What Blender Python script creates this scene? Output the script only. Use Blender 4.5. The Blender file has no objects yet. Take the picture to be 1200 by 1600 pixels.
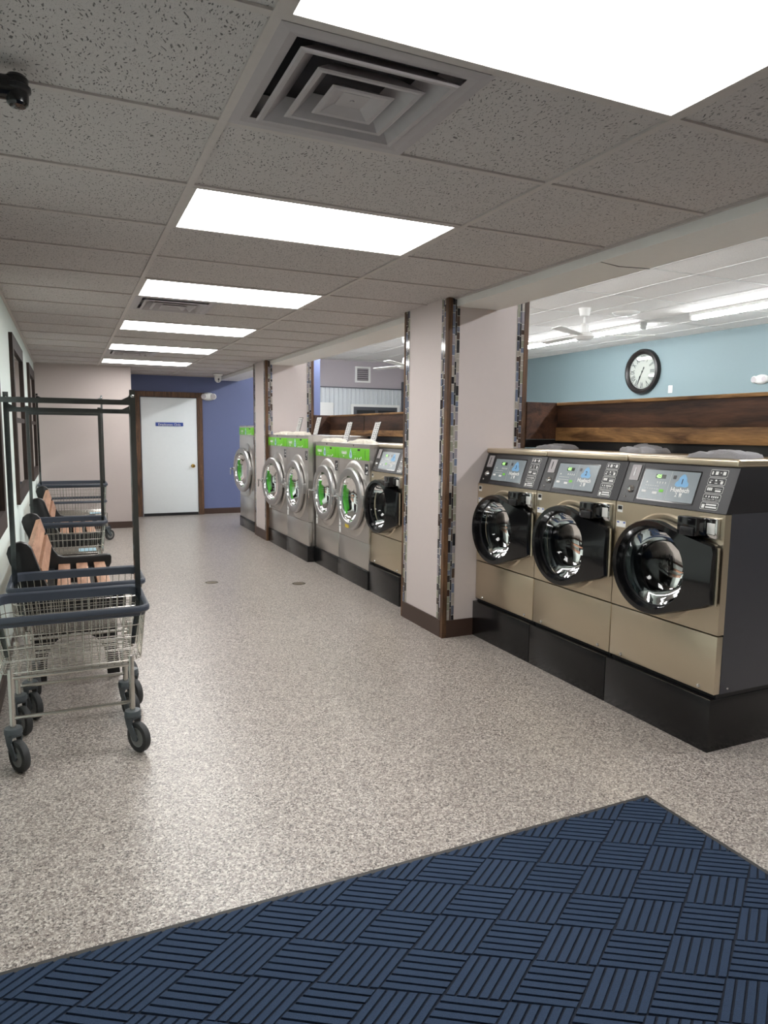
import bpy, bmesh, math, random
from mathutils import Vector, Matrix
random.seed(7)
S = bpy.context.scene
COL = S.collection
PI = math.pi
CEIL, CEIL2 = 2.453, 3.2           # ceiling of the aisle, ceiling of the hall on the right

# ------------------------------------------------------------------ materials
def lin(c):
    return tuple(((v/255)/12.92 if v/255 <= .04045 else ((v/255+.055)/1.055)**2.4) for v in c) + (1,)
def newmat(name):
    m = bpy.data.materials.new(name); m.use_nodes = True
    nt = m.node_tree; b = nt.nodes['Principled BSDF']
    return m, nt, b
def N(nt, t, **kw):
    n = nt.nodes.new(t)
    for k, v in kw.items():
        if k in n.inputs: n.inputs[k].default_value = v
        else: setattr(n, k, v)
    return n
def pm(name, rgb, rough=.5, metal=0., var=.08, scale=25., bump=0., coat=0., stretch=(1, 1, 1), spec=.5, rvar=0.):
    m, nt, b = newmat(name)
    tc = N(nt, 'ShaderNodeTexCoord'); mp = N(nt, 'ShaderNodeMapping'); mp.inputs['Scale'].default_value = stretch
    nt.links.new(tc.outputs['Object'], mp.inputs['Vector'])
    no = N(nt, 'ShaderNodeTexNoise', Scale=scale, Detail=4.0); nt.links.new(mp.outputs['Vector'], no.inputs['Vector'])
    c = lin(rgb); mx = N(nt, 'ShaderNodeMix', data_type='RGBA')
    mx.inputs['A'].default_value = tuple(v*(1-var) for v in c[:3])+(1,)
    mx.inputs['B'].default_value = tuple(min(1, v*(1+var)) for v in c[:3])+(1,)
    nt.links.new(no.outputs['Fac'], mx.inputs['Factor']); nt.links.new(mx.outputs['Result'], b.inputs['Base Color'])
    b.inputs['Roughness'].default_value = rough; b.inputs['Metallic'].default_value = metal
    b.inputs['Coat Weight'].default_value = coat; b.inputs['Specular IOR Level'].default_value = spec
    if rvar:
        mr = N(nt, 'ShaderNodeMapRange'); mr.inputs['To Min'].default_value = rough-rvar; mr.inputs['To Max'].default_value = rough+rvar
        nt.links.new(no.outputs['Fac'], mr.inputs['Value']); nt.links.new(mr.outputs['Result'], b.inputs['Roughness'])
    if bump:
        bp = N(nt, 'ShaderNodeBump', Strength=bump, Distance=.002)
        nt.links.new(no.outputs['Fac'], bp.inputs['Height']); nt.links.new(bp.outputs['Normal'], b.inputs['Normal'])
    return m
def emit(name, rgb, strength):
    m, nt, b = newmat(name)
    b.inputs['Base Color'].default_value = lin((235, 235, 235)); b.inputs['Roughness'].default_value = .5
    b.inputs['Emission Color'].default_value = lin(rgb); b.inputs['Emission Strength'].default_value = strength
    return m
def glassmat(name, tint, refl=1.0, rough=.02):
    m, nt, b = newmat(name); nt.nodes.remove(b)
    out = [n for n in nt.nodes if n.type == 'OUTPUT_MATERIAL'][0]
    tr = N(nt, 'ShaderNodeBsdfTransparent'); tr.inputs['Color'].default_value = tint
    gl = N(nt, 'ShaderNodeBsdfGlossy', Roughness=rough); gl.inputs['Color'].default_value = (1, 1, 1, 1)
    fr = N(nt, 'ShaderNodeFresnel', IOR=1.5); mul = N(nt, 'ShaderNodeMath', operation='MULTIPLY'); mul.inputs[1].default_value = refl
    mx = N(nt, 'ShaderNodeMixShader')
    nt.links.new(fr.outputs['Fac'], mul.inputs[0]); nt.links.new(mul.outputs[0], mx.inputs['Fac'])
    nt.links.new(tr.outputs[0], mx.inputs[1]); nt.links.new(gl.outputs[0], mx.inputs[2]); nt.links.new(mx.outputs[0], out.inputs['Surface'])
    return m
def floor_mat():
    m, nt, b = newmat('epoxy_flake_floor')
    tc = N(nt, 'ShaderNodeTexCoord')
    def chips(scale, stops):
        v = N(nt, 'ShaderNodeTexVoronoi', Scale=scale); nt.links.new(tc.outputs['Object'], v.inputs['Vector'])
        sp = N(nt, 'ShaderNodeSeparateColor'); nt.links.new(v.outputs['Color'], sp.inputs[0])
        r = N(nt, 'ShaderNodeValToRGB'); r.color_ramp.interpolation = 'CONSTANT'
        el = r.color_ramp.elements
        while len(el) < len(stops): el.new(.5)
        for e, (p, c) in zip(el, stops): e.position = p; e.color = lin(c)
        nt.links.new(sp.outputs[0], r.inputs['Fac']); return r, sp
    a, sa = chips(150, [(0, (52, 46, 44)), (.13, (112, 102, 97)), (.32, (150, 140, 133)), (.60, (181, 172, 163)), (.84, (214, 208, 199))])
    c, sc = chips(310, [(0, (72, 63, 60)), (.2, (132, 120, 113)), (.45, (168, 157, 149)), (.72, (196, 189, 180)), (.9, (232, 228, 222))])
    mx = N(nt, 'ShaderNodeMix', data_type='RGBA'); mx.inputs['Factor'].default_value = .38
    nt.links.new(a.outputs[0], mx.inputs['A']); nt.links.new(c.outputs[0], mx.inputs['B'])
    nt.links.new(mx.outputs['Result'], b.inputs['Base Color'])
    no = N(nt, 'ShaderNodeTexNoise', Scale=60., Detail=3.); nt.links.new(tc.outputs['Object'], no.inputs['Vector'])
    bp = N(nt, 'ShaderNodeBump', Strength=.25, Distance=.003); nt.links.new(no.outputs['Fac'], bp.inputs['Height'])
    nt.links.new(bp.outputs['Normal'], b.inputs['Normal'])
    b.inputs['Roughness'].default_value = .30; b.inputs['Specular IOR Level'].default_value = .5
    return m
def ceil_mat(name, rgb, fleck=True):
    m, nt, b = newmat(name)
    tc = N(nt, 'ShaderNodeTexCoord')
    no = N(nt, 'ShaderNodeTexNoise', Scale=9., Detail=3.); nt.links.new(tc.outputs['Object'], no.inputs['Vector'])
    ad = N(nt, 'ShaderNodeVectorMath', operation='MULTIPLY_ADD')
    ad.inputs[1].default_value = (.09, .09, 0); nt.links.new(no.outputs['Color'], ad.inputs[0]); nt.links.new(tc.outputs['Object'], ad.inputs[2])
    def pits(scl, lo, hi, rot):
        mp = N(nt, 'ShaderNodeMapping'); mp.inputs['Scale'].default_value = scl; mp.inputs['Rotation'].default_value = (0, 0, rot)
        nt.links.new(ad.outputs[0], mp.inputs['Vector'])
        v = N(nt, 'ShaderNodeTexVoronoi', Scale=1.); nt.links.new(mp.outputs[0], v.inputs['Vector'])
        r = N(nt, 'ShaderNodeMapRange'); r.inputs['From Min'].default_value = lo; r.inputs['From Max'].default_value = hi
        nt.links.new(v.outputs['Distance'], r.inputs['Value']); return r
    p1 = pits((135, 48, 1), .20, .30, .35); p2 = pits((330, 260, 1), .14, .24, 0.)
    mn = N(nt, 'ShaderNodeMath', operation='MINIMUM'); nt.links.new(p1.outputs[0], mn.inputs[0]); nt.links.new(p2.outputs[0], mn.inputs[1])
    mx = N(nt, 'ShaderNodeMix', data_type='RGBA'); c = lin(rgb)
    mx.inputs['A'].default_value = tuple(v*(.30 if fleck else .8) for v in c[:3])+(1,); mx.inputs['B'].default_value = c
    nt.links.new(mn.outputs[0], mx.inputs['Factor']); nt.links.new(mx.outputs['Result'], b.inputs['Base Color'])
    bp = N(nt, 'ShaderNodeBump', Strength=.4, Distance=.003); nt.links.new(mn.outputs[0], bp.inputs['Height'])
    nt.links.new(bp.outputs['Normal'], b.inputs['Normal'])
    b.inputs['Roughness'].default_value = .9; b.inputs['Specular IOR Level'].default_value = .2
    return m
def wood_mat(name, dark, light, axis=1, scale=6., rough=.6):
    m, nt, b = newmat(name)
    tc = N(nt, 'ShaderNodeTexCoord'); mp = N(nt, 'ShaderNodeMapping')
    s = [1., 1., 1.]
    for i in range(3): s[i] = 1. if i != axis else .12
    mp.inputs['Scale'].default_value = [v*scale for v in s]
    nt.links.new(tc.outputs['Object'], mp.inputs['Vector'])
    n1 = N(nt, 'ShaderNodeTexNoise', Scale=1.2, Detail=8., Roughness=.62, Distortion=1.6); nt.links.new(mp.outputs[0], n1.inputs['Vector'])
    n2 = N(nt, 'ShaderNodeTexNoise', Scale=14., Detail=4.); nt.links.new(mp.outputs[0], n2.inputs['Vector'])
    r = N(nt, 'ShaderNodeValToRGB'); el = r.color_ramp.elements
    el[0].position = .34; el[0].color = lin(dark); el[1].position = .68; el[1].color = lin(light)
    nt.links.new(n1.outputs['Fac'], r.inputs['Fac'])
    mx = N(nt, 'ShaderNodeMix', data_type='RGBA', blend_type='MULTIPLY'); mx.inputs['Factor'].default_value = .55
    g = N(nt, 'ShaderNodeMapRange'); g.inputs['From Min'].default_value = .3; g.inputs['From Max'].default_value = .7; g.inputs['To Min'].default_value = .5
    nt.links.new(n2.outputs['Fac'], g.inputs['Value'])
    nt.links.new(r.outputs[0], mx.inputs['A']); nt.links.new(g.outputs[0], mx.inputs['B']); nt.links.new(mx.outputs['Result'], b.inputs['Base Color'])
    bp = N(nt, 'ShaderNodeBump', Strength=.5, Distance=.003); nt.links.new(n2.outputs['Fac'], bp.inputs['Height']); nt.links.new(bp.outputs['Normal'], b.inputs['Normal'])
    b.inputs['Roughness'].default_value = rough
    return m

M = {}
M['floor'] = floor_mat()
M['ceil'] = ceil_mat('fissured_ceiling_tile', (202, 196, 194))
M['ceil2'] = ceil_mat('white_ceiling_tile', (242, 241, 238), False)
M['tee'] = pm('ceiling_tee_paint', (196, 188, 184), .5)
M['tee2'] = pm('white_tee_paint', (215, 215, 212), .5)
M['wall_left'] = pm('pale_green_grey_wall', (222, 234, 229), .6, var=.02, bump=.05)
M['wall_beige'] = pm('mauve_beige_wall', (203, 192, 189), .6, var=.02, bump=.05)
M['wall_back'] = pm('mauve_beige_end_wall', (184, 172, 168), .6, var=.02, bump=.05)
M['wall_blue'] = pm('slate_blue_wall', (98, 108, 146), .55, var=.02, bump=.05)
M['wall_teal'] = pm('dusty_teal_wall', (116, 135, 139), .55, var=.02, bump=.05)
M['wall_mauve'] = pm('mauve_grey_wall', (176, 168, 172), .6, var=.02)
M['beam'] = pm('grey_white_beam', (232, 231, 228), .5, var=.03)
M['cream'] = pm('front_wall', (206, 198, 188), .6, var=.03)
M['brownwood'] = wood_mat('dark_stained_wood', (26, 17, 13), (62, 42, 31), 2, 9)
M['trimwood'] = wood_mat('rough_brown_wood_trim', (60, 40, 26), (122, 88, 60), 2, 14)
M['rail'] = wood_mat('dark_brown_board', (48, 29, 20), (104, 68, 48), 1, 7)
M['rail2'] = wood_mat('light_weathered_board', (92, 60, 34), (196, 148, 94), 1, 9)
M['slat'] = wood_mat('cedar_bench_slat', (150, 106, 80), (190, 146, 116), 1, 10, .55)
M['base'] = pm('brown_vinyl_base', (66, 48, 40), .45, var=.05)
M['steel'] = pm('brushed_stainless', (212, 199, 176), .36, 1., var=.012, scale=2.5, stretch=(1, .3, 3), rvar=.03)
M['steel2'] = pm('cool_stainless', (208, 204, 200), .33, 1., var=.012, scale=2.5, stretch=(1, .3, 3), rvar=.03)
M['chrome'] = pm('chrome', (225, 225, 225), .08, 1., var=.02)
M['wire'] = pm('zinc_wire', (205, 202, 195), .22, 1., var=.05)
M['darkchrome'] = pm('dark_chrome_tube', (110, 114, 114), .16, 1., var=.1, scale=6.)
M['ringmetal'] = pm('satin_ring_metal', (196, 195, 195), .34, 1., var=.03)
M['black'] = pm('black_gloss_plastic', (12, 12, 14), .16, var=.1, coat=.3)
M['blacksat'] = pm('black_satin_plastic', (20, 20, 23), .38, var=.1)
M['benchblack'] = pm('black_moulded_bench_plastic', (11, 11, 12), .33, var=.1)
M['panel'] = pm('charcoal_panel', (40, 39, 43), .42, var=.08)
M['sidegrey'] = pm('dark_grey_side_steel', (66, 66, 73), .30, var=.06, spec=.6)
M['pedestal'] = pm('black_pedestal_laminate', (15, 15, 17), .22, var=.1)
M['rubber'] = pm('wheel_rubber', (48, 49, 50), .6, var=.1)
M['wheelhub'] = pm('grey_wheel_hub', (120, 121, 120), .4, var=.05)
M['caster'] = pm('caster_grey_plastic', (74, 80, 84), .4, var=.08)
M['rim'] = pm('slate_blue_bumper_plastic', (58, 64, 75), .38, var=.06)
M['green'] = pm('lime_green_fascia', (110, 196, 40), .35, var=.04)
M['greenring'] = pm('green_door_gasket', (84, 190, 44), .4, var=.04)
M['screen'] = pm('grey_display_overlay', (136, 146, 152), .25, var=.03)
M['white'] = pm('white_print', (236, 236, 234), .5, var=.02)
M['offwhite'] = pm('white_painted_plastic', (226, 226, 222), .4, var=.03)
M['doorwhite'] = pm('white_painted_door', (234, 240, 241), .4, var=.02)
M['lightblue'] = pm('pale_blue_print', (120, 176, 220), .4, var=.2, scale=60)
M['paleblue'] = pm('pale_water_drop_print', (176, 214, 230), .4, var=.08)
M['navyprint'] = pm('navy_print', (24, 34, 66), .5)
M['signblue'] = pm('blue_sign_plastic', (44, 74, 160), .4, var=.1)
M['blueink'] = pm('blue_sticker_print', (70, 90, 170), .4)
M['greenled'] = emit('green_digits', (120, 255, 40), 1.2)
M['brightgreen'] = pm('green_button', (120, 210, 60), .4)
M['ledback'] = pm('display_window', (22, 32, 18), .2)
M['darkin'] = pm('dark_interior', (16, 16, 17), .5)
M['drumdark'] = pm('dark_drum_steel', (58, 57, 58), .3, 1., var=.4, scale=60.)
M['drum'] = pm('drum_steel', (92, 91, 91), .20, 1., var=.3, scale=40.)
M['glass'] = glassmat('door_glass', (.78, .85, .85, 1), 1.0)
M['winglass'] = glassmat('window_glass', (.35, .38, .38, 1), 1.3)
M['brass'] = pm('polished_brass', (212, 176, 96), .18, 1., var=.03)
M['greytowel'] = pm('grey_towel_cloth', (150, 148, 150), .95, var=.15, scale=120., bump=.8)
M['whitetowel'] = pm('cream_towel_cloth', (232, 226, 212), .95, var=.08, scale=120., bump=.6)
M['diffuser'] = emit('lit_troffer_diffuser', (252, 251, 249), 7.0)
M['tube'] = emit('lit_fluorescent_tube', (250, 252, 255), 42.0)
M['vent'] = pm('vent_grey_paint', (176, 170, 172), .45, var=.06)
M['ventdark'] = pm('vent_duct_inside', (60, 56, 62), .7)
M['clad'] = pm('white_corrugated_steel', (206, 210, 212), .35, .2, var=.03)
M['matblue'] = pm('navy_carpet_rib', (37, 55, 80), .95, var=.6, scale=420., bump=1.)
M['matbase'] = pm('navy_carpet_ground', (20, 29, 44), .95, var=.45, scale=420., bump=1.)
M['matedge'] = pm('black_rubber_edge', (58, 56, 54), .7, var=.1)
M['drain'] = pm('tarnished_drain_cover', (112, 102, 86), .5, .3, var=.3, scale=60)
M['clockrim'] = pm('dark_bronze_clock_rim', (30, 26, 25), .35, var=.2)
M['clockface'] = pm('clock_paper', (214, 206, 198), .6, var=.03)
M['card'] = pm('white_card', (238, 238, 236), .5, var=.02)
M['greyprint'] = pm('grey_print', (96, 98, 104), .6)
TILES = [pm('mosaic_'+n, c, .12, var=.25, scale=50, coat=.4) for n, c in (
    ('slate', (94, 96, 108)), ('charcoal', (42, 40, 44)), ('stone', (166, 158, 150)), ('lavender', (146, 139, 145)),
    ('blue', (108, 116, 136)), ('sage', (142, 142, 126)), ('brown', (74, 58, 52)))]
M['grout'] = pm('pale_grout', (214, 212, 204), .8)

# ------------------------------------------------------------------ mesh builder
class MB:
    def __init__(s): s.bm = bmesh.new(); s.mats = []; s.cur = 0
    def use(s, m):
        if m not in s.mats: s.mats.append(m)
        s.cur = s.mats.index(m); return s
    def _done(s, faces):
        for f in faces: f.material_index = s.cur
    def box(s, a, b, bev=0., seg=2):
        a, b = Vector(a), Vector(b)
        lo = Vector((min(a.x, b.x), min(a.y, b.y), min(a.z, b.z))); hi = Vector((max(a.x, b.x), max(a.y, b.y), max(a.z, b.z)))
        t = bmesh.new() if bev else s.bm
        vs = [t.verts.new((x, y, z)) for x in (lo.x, hi.x) for y in (lo.y, hi.y) for z in (lo.z, hi.z)]
        fs = [t.faces.new([vs[i] for i in q]) for q in ((0, 1, 3, 2), (4, 6, 7, 5), (0, 4, 5, 1), (2, 3, 7, 6), (0, 2, 6, 4), (1, 5, 7, 3))]
        if bev:
            bmesh.ops.bevel(t, geom=list(t.edges), offset=bev, segments=seg, affect='EDGES', profile=.5)
            s.merge(t)
        else: s._done(fs)
        return s
    def merge(s, t, mat=None):
        mp = {}
        for v in t.verts: mp[v] = s.bm.verts.new(mat @ v.co if mat else v.co)
        fs = []
        for f in t.faces:
            try: fs.append(s.bm.faces.new([mp[v] for v in f.verts]))
            except ValueError: pass
        s._done(fs); t.free(); return s
    def obox(s, c, ax, ay, az, bev=0.):
        """box centred at c with half-axis vectors"""
        c = Vector(c); ax, ay, az = Vector(ax), Vector(ay), Vector(az)
        vs = [s.bm.verts.new(c+i*ax+j*ay+k*az) for i in (-1, 1) for j in (-1, 1) for k in (-1, 1)]
        s._done([s.bm.faces.new([vs[i] for i in q]) for q in ((0, 1, 3, 2), (4, 6, 7, 5), (0, 4, 5, 1), (2, 3, 7, 6), (0, 2, 6, 4), (1, 5, 7, 3))])
        return s
    def tube(s, pts, r, n=8, closed=False, cap=True):
        pts = [Vector(p) for p in pts]; L = len(pts); rings = []
        for i, p in enumerate(pts):
            if closed: d = pts[(i+1) % L]-pts[i-1]
            else: d = pts[min(i+1, L-1)]-pts[max(i-1, 0)]
            d.normalize(); up = Vector((0, 0, 1)) if abs(d.z) < .9 else Vector((1, 0, 0))
            u = d.cross(up).normalized(); v = d.cross(u)
            rings.append([s.bm.verts.new(p+r*(math.cos(2*PI*k/n)*u+math.sin(2*PI*k/n)*v)) for k in range(n)])
        fs = []
        for i in range(L if closed else L-1):
            a, b = rings[i], rings[(i+1) % L]
            for k in range(n): fs.append(s.bm.faces.new((a[k], a[(k+1) % n], b[(k+1) % n], b[k])))
        if not closed and cap: fs.append(s.bm.faces.new(rings[0][::-1])); fs.append(s.bm.faces.new(rings[-1]))
        s._done(fs); return s
    def sq(s, p0, p1, w, d=None):
        """square tube / bar from p0 to p1"""
        p0, p1 = Vector(p0), Vector(p1); t = (p1-p0)/2; u = t.normalized()
        up = Vector((0, 0, 1)) if abs(u.z) < .9 else Vector((0, 1, 0))
        a = u.cross(up).normalized(); b = u.cross(a)
        return s.obox((p0+p1)/2, t, a*w/2, b*(d or w)/2)
    def lathe(s, prof, c=(0, 0, 0), axis='x', n=40, sx=1., sy=1.):
        """prof = [(r, h)] revolved about axis through c; h along the axis"""
        c = Vector(c); rings = []
        for r, h in prof:
            if r < 1e-6:
                p = {'x': (h, 0, 0), 'y': (0, h, 0), 'z': (0, 0, h)}[axis]; rings.append([s.bm.verts.new(c+Vector(p))]); continue
            R = []
            for k in range(n):
                a = 2*PI*k/n; u, v = r*math.cos(a)*sx, r*math.sin(a)*sy
                R.append(s.bm.verts.new(c+Vector({'x': (h, u, v), 'y': (u, h, v), 'z': (u, v, h)}[axis])))
            rings.append(R)
        fs = []
        for a, b in zip(rings, rings[1:]):
            for k in range(n):
                k2 = (k+1) % n
                if len(a) == 1 and len(b) == 1: break
                if len(a) == 1: fs.append(s.bm.faces.new((a[0], b[k], b[k2])))
                elif len(b) == 1: fs.append(s.bm.faces.new((a[k], a[k2], b[0])))
                else: fs.append(s.bm.faces.new((a[k], a[k2], b[k2], b[k])))
        s._done(fs); return s
    def prism(s, poly, lo, hi, axis='y', bev=0.):
        """poly = 2-D outline; axis 'y': (x,z), 'x': (y,z), 'z': (x,y)"""
        t = bmesh.new()
        f3 = {'y': lambda p, h: (p[0], h, p[1]), 'x': lambda p, h: (h, p[0], p[1]), 'z': lambda p, h: (p[0], p[1], h)}[axis]
        A = [t.verts.new(f3(p, lo)) for p in poly]; B = [t.verts.new(f3(p, hi)) for p in poly]; n = len(poly)
        t.faces.new(A); t.faces.new(B[::-1])
        for i in range(n): t.faces.new((A[i], B[i], B[(i+1) % n], A[(i+1) % n]))
        bmesh.ops.recalc_face_normals(t, faces=t.faces)
        if bev:
            es = [e for e in t.edges if abs(getattr(e.verts[0].co, axis)-getattr(e.verts[1].co, axis)) < 1e-6]
            bmesh.ops.bevel(t, geom=es, offset=bev, segments=2, affect='EDGES', profile=.5)
        return s.merge(t)
    def grid(s, nx, ny, fn):
        vs = [[s.bm.verts.new(fn(i/nx, j/ny)) for j in range(ny+1)] for i in range(nx+1)]
        s._done([s.bm.faces.new((vs[i][j], vs[i+1][j], vs[i+1][j+1], vs[i][j+1])) for i in range(nx) for j in range(ny)]); return s
    def text(s, st, size, fn, depth=0.0008, align='CENTER', bold=0.):
        """flat lettering; fn maps (tx, ty) to a point, thin but real thickness left to the decal offset"""
        cu = bpy.data.curves.new('t', 'FONT'); cu.body = st; cu.size = size; cu.align_x = align; cu.align_y = 'CENTER'; cu.offset = bold; cu.resolution_u = 3
        o = bpy.data.objects.new('t', cu); COL.objects.link(o); bpy.context.view_layer.update()
        me = o.evaluated_get(bpy.context.evaluated_depsgraph_get()).to_mesh()
        vs = [s.bm.verts.new(fn(v.co.x, v.co.y)) for v in me.vertices]; fs = []
        for p in me.polygons:
            try: fs.append(s.bm.faces.new([vs[i] for i in p.vertices]))
            except ValueError: pass
        s._done(fs); bpy.data.objects.remove(o); bpy.data.curves.remove(cu); return s
    def build(s, name, mat=None, parent=None, xf=None, smooth=True, angle=35, recalc=True):
        if xf is not None: s.bm.transform(xf)
        if recalc: bmesh.ops.recalc_face_normals(s.bm, faces=s.bm.faces)
        if smooth:
            for f in s.bm.faces: f.smooth = True
            for e in s.bm.edges:
                if len(e.link_faces) == 2 and e.calc_face_angle(0) > math.radians(angle): e.smooth = False
        me = bpy.data.meshes.new(name); s.bm.to_mesh(me); s.bm.free()
        if mat and not s.mats: me.materials.append(mat)
        for m in s.mats: me.materials.append(m)
        o = bpy.data.objects.new(name, me); COL.objects.link(o)
        if parent: o.parent = parent
        return o
def tag(o, label, cat, group=None, kind=None):
    o['label'] = label; o['category'] = cat
    if group: o['group'] = group
    if kind: o['kind'] = kind
    return o
def thing(name, loc, label, cat, group=None, rz=0.):
    o = bpy.data.objects.new(name, None); COL.objects.link(o); o.location = loc; o.rotation_euler = (0, 0, rz); o.empty_display_size = .1
    return tag(o, label, cat, group)
def struct(name, mb, mat=None, parent=None, **k):
    o = mb.build(name, mat, parent, **k)
    if parent is None: o['kind'] = 'structure'
    return o
def lab(o, t): o['label'] = t; return o
def copy_tree(o, parent=None):
    c = o.copy(); COL.objects.link(c)
    if parent: c.parent = parent
    for ch in list(o.children): copy_tree(ch, c)
    return c

# ------------------------------------------------------------------ room shell
LW, FY = -.385, -2.6                 # left wall face, front wall (behind the camera)
struct('floor', MB().box((LW-.15, FY-.1, -.05), (9.9, 16.0, 0)), M['floor'])
cm = MB(); VX0, VX1 = .486+.004, .486+.581
cm.box((LW-.05, FY, CEIL+.004), (VX0, 12.75, CEIL+.05)).box((VX1, FY, CEIL+.004), (2.60, 12.75, CEIL+.05))
ys = [FY]+[v for j in (0, 6, 12) for v in (1.6432+.6096*j+.016, 1.6432+.6096*(j+1)-.016)]+[12.75]
for i in range(0, len(ys), 2): cm.box((VX0, ys[i], CEIL+.004), (VX1, ys[i+1], CEIL+.05))
struct('ceiling', cm, M['ceil'])
struct('ceiling_void', MB().box((LW-.05, FY, CEIL+.12), (2.60, 12.75, CEIL+.14)), M['ventdark'])
struct('ceiling_hall', MB().box((2.60, FY, CEIL2), (9.85, 15.8, CEIL2+.05)), M['ceil2'])
struct('wall_left', MB().box((LW-.15, FY, 0), (LW, 11.35, CEIL)), M['wall_left'])
struct('wall_back', MB().box((LW, 11.30, 0), (.93, 12.9, CEIL)), M['wall_back'])
struct('wall_end', MB().box((.93, 12.70, 0), (4.45, 12.95, CEIL2)), M['wall_blue'])
struct('wall_right', MB().box((9.70, FY, 0), (9.85, 15.8, CEIL2)), M['wall_teal'])
struct('wall_rear', MB().box((2.6, 15.70, 0), (9.7, 15.85, CEIL2)), M['wall_mauve'])
struct('wall_front', MB().box((LW-.15, FY-.15, 0), (9.85, FY, CEIL2)), M['cream'])
bm_ = MB(); bm_.box((2.54, FY, 2.397), (2.885, 12.70, CEIL2))
struct('trim_1', bm_, M['beam'])
ck = MB()                            # the open joint in the beam's boxing
ck.prism([(2.548, 2.905), (2.70, 2.935), (2.88, 2.900), (2.88, 2.908), (2.70, 2.943), (2.548, 2.908)], 2.3955, 2.3975, 'z')
struct('trim_2', ck, M['darkin'], smooth=False)
struct('baseboard_left', MB().box((LW, FY, 0), (LW+.012, 11.30, .10)), M['base'])
struct('baseboard_back', MB().box((LW+.012, 11.288, 0), (.942, 11.30, .10)).box((.93, 11.288, 0), (.942, 12.70, .10)), M['base'])
struct('baseboard_end', MB().box((.942, 12.688, 0), (1.12, 12.70, .10)).box((2.22, 12.688, 0), (4.45, 12.70, .10)), M['base'])
# ceiling grid of the aisle
T = .6096; GX = .460; GY = 1.6432
g = MB()
for x in (GX-1.2192, GX, GX+1.2192):
    if x > LW: g.box((x, FY, CEIL-.004), (x+.026, 12.70, CEIL+.006))
for j in range(-6, 19):
    y = GY+T*j
    for xa, xb in ((LW, GX), (GX+.026, GX+1.2192), (GX+1.2192+.026, 2.54)):
        g.box((xa, y-.012, CEIL-.003), (xb, y+.012, CEIL+.006))
g.box((LW, FY, CEIL-.008), (LW+.02, 11.3, CEIL+.006)); g.box((2.52, FY, CEIL-.008), (2.54, 12.7, CEIL+.006))
g.box((LW, 11.28, CEIL-.008), (.93, 11.30, CEIL+.006)); g.box((.93, 12.68, CEIL-.008), (2.54, 12.70, CEIL+.006))
struct('trim_3', g, M['tee'], smooth=False)
g = MB()
for i in range(0, 12):
    x = 6.12+.6096*(i-5)
    if 2.9 < x < 9.7: g.box((x-.012, FY, CEIL2-.004), (x+.012, 15.7, CEIL2+.004))
for j in range(-6, 9):
    y = 5.52+1.2192*j+.0
    if y > FY and y < 15.6: g.box((2.9, y-.012, CEIL2-.003), (9.7, y+.012, CEIL2+.004))
struct('trim_4', g, M['tee2'], smooth=False)

# ------------------------------------------------------------------ pillars
def mosaic(name, parent, x, y, side, z0, z1, seed):
    """two columns of upright glass tiles; side 'L' faces -X, 'R' faces -Y.  (x,y) = corner of the strip, grows +Y or +X"""
    rnd = random.Random(seed); mb = MB().use(M['grout']); th = .006
    def bx(u0, u1, a, b, d):
        if side == 'L': mb.box((x-d, y+u0, a), (x+.002, y+u1, b))
        else: mb.box((x+u0, y-d, a), (x+u1, y+.002, b))
    bx(0, .062, z0, z1, th-.002)
    for u0, u1 in ((.002, .022), (.0245, .036), (.0385, .060)):
        z = z0+.002; narrow = (u1-u0) < .015
        while z < z1-.01:
            h = min(rnd.choice((.035, .05, .07, .09) if not narrow else (.045, .08, .09)), z1-.002-z)
            mb.use(rnd.choice((TILES[1], TILES[1], TILES[6], TILES[0], TILES[2])) if narrow else rnd.choice(TILES)); bx(u0, u1, z, z+h, th); z += h+.0035
    return mb.build(name, None, parent, smooth=False)
def pillar(name, y0, y1, x0, seed):
    body = struct(name, MB().box((x0, y0, 0), (3.15, y1, CEIL2-.001)), M['wall_beige'])
    tw = .024
    def post(xa, xb, ya, yb, zt): MB().box((xa, ya, 0), (xb, yb, zt)).build('wood_corner_trim', M['trimwood'], body)
    post(x0-.008, x0+.028, y0-.008, y0+.028, CEIL-.001)          # front corner
    post(x0-.008, x0+.018, y1-.018, y1+.008, CEIL-.001)
    post(3.12, 3.158, y0-.008, y0+.02, CEIL2-.06)
    mosaic('mosaic_strip', body, x0, y0+.028, 'L', .13, CEIL-.001, seed)
    mosaic('mosaic_strip', body, x0, y1-.018-.062, 'L', .13, CEIL-.001, seed+1)
    mosaic('mosaic_strip', body, x0+.028, y0, 'R', .13, CEIL-.001, seed+2)
    mosaic('mosaic_strip', body, 3.12-.062, y0, 'R', .13, CEIL2-.06, seed+3)
    MB().box((x0-.010, y0+.028, 0), (x0, y1-.018, .13)).box((x0+.028, y0-.010, 0), (2.77, y0, .13)).build('base_board', M['base'], body)
    return body
PILL = [pillar('wall_pillar', 4.355, 5.035, 2.48, 11),
        pillar('wall_pillar.001', 9.285, 9.93, 2.48, 31)]

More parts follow.
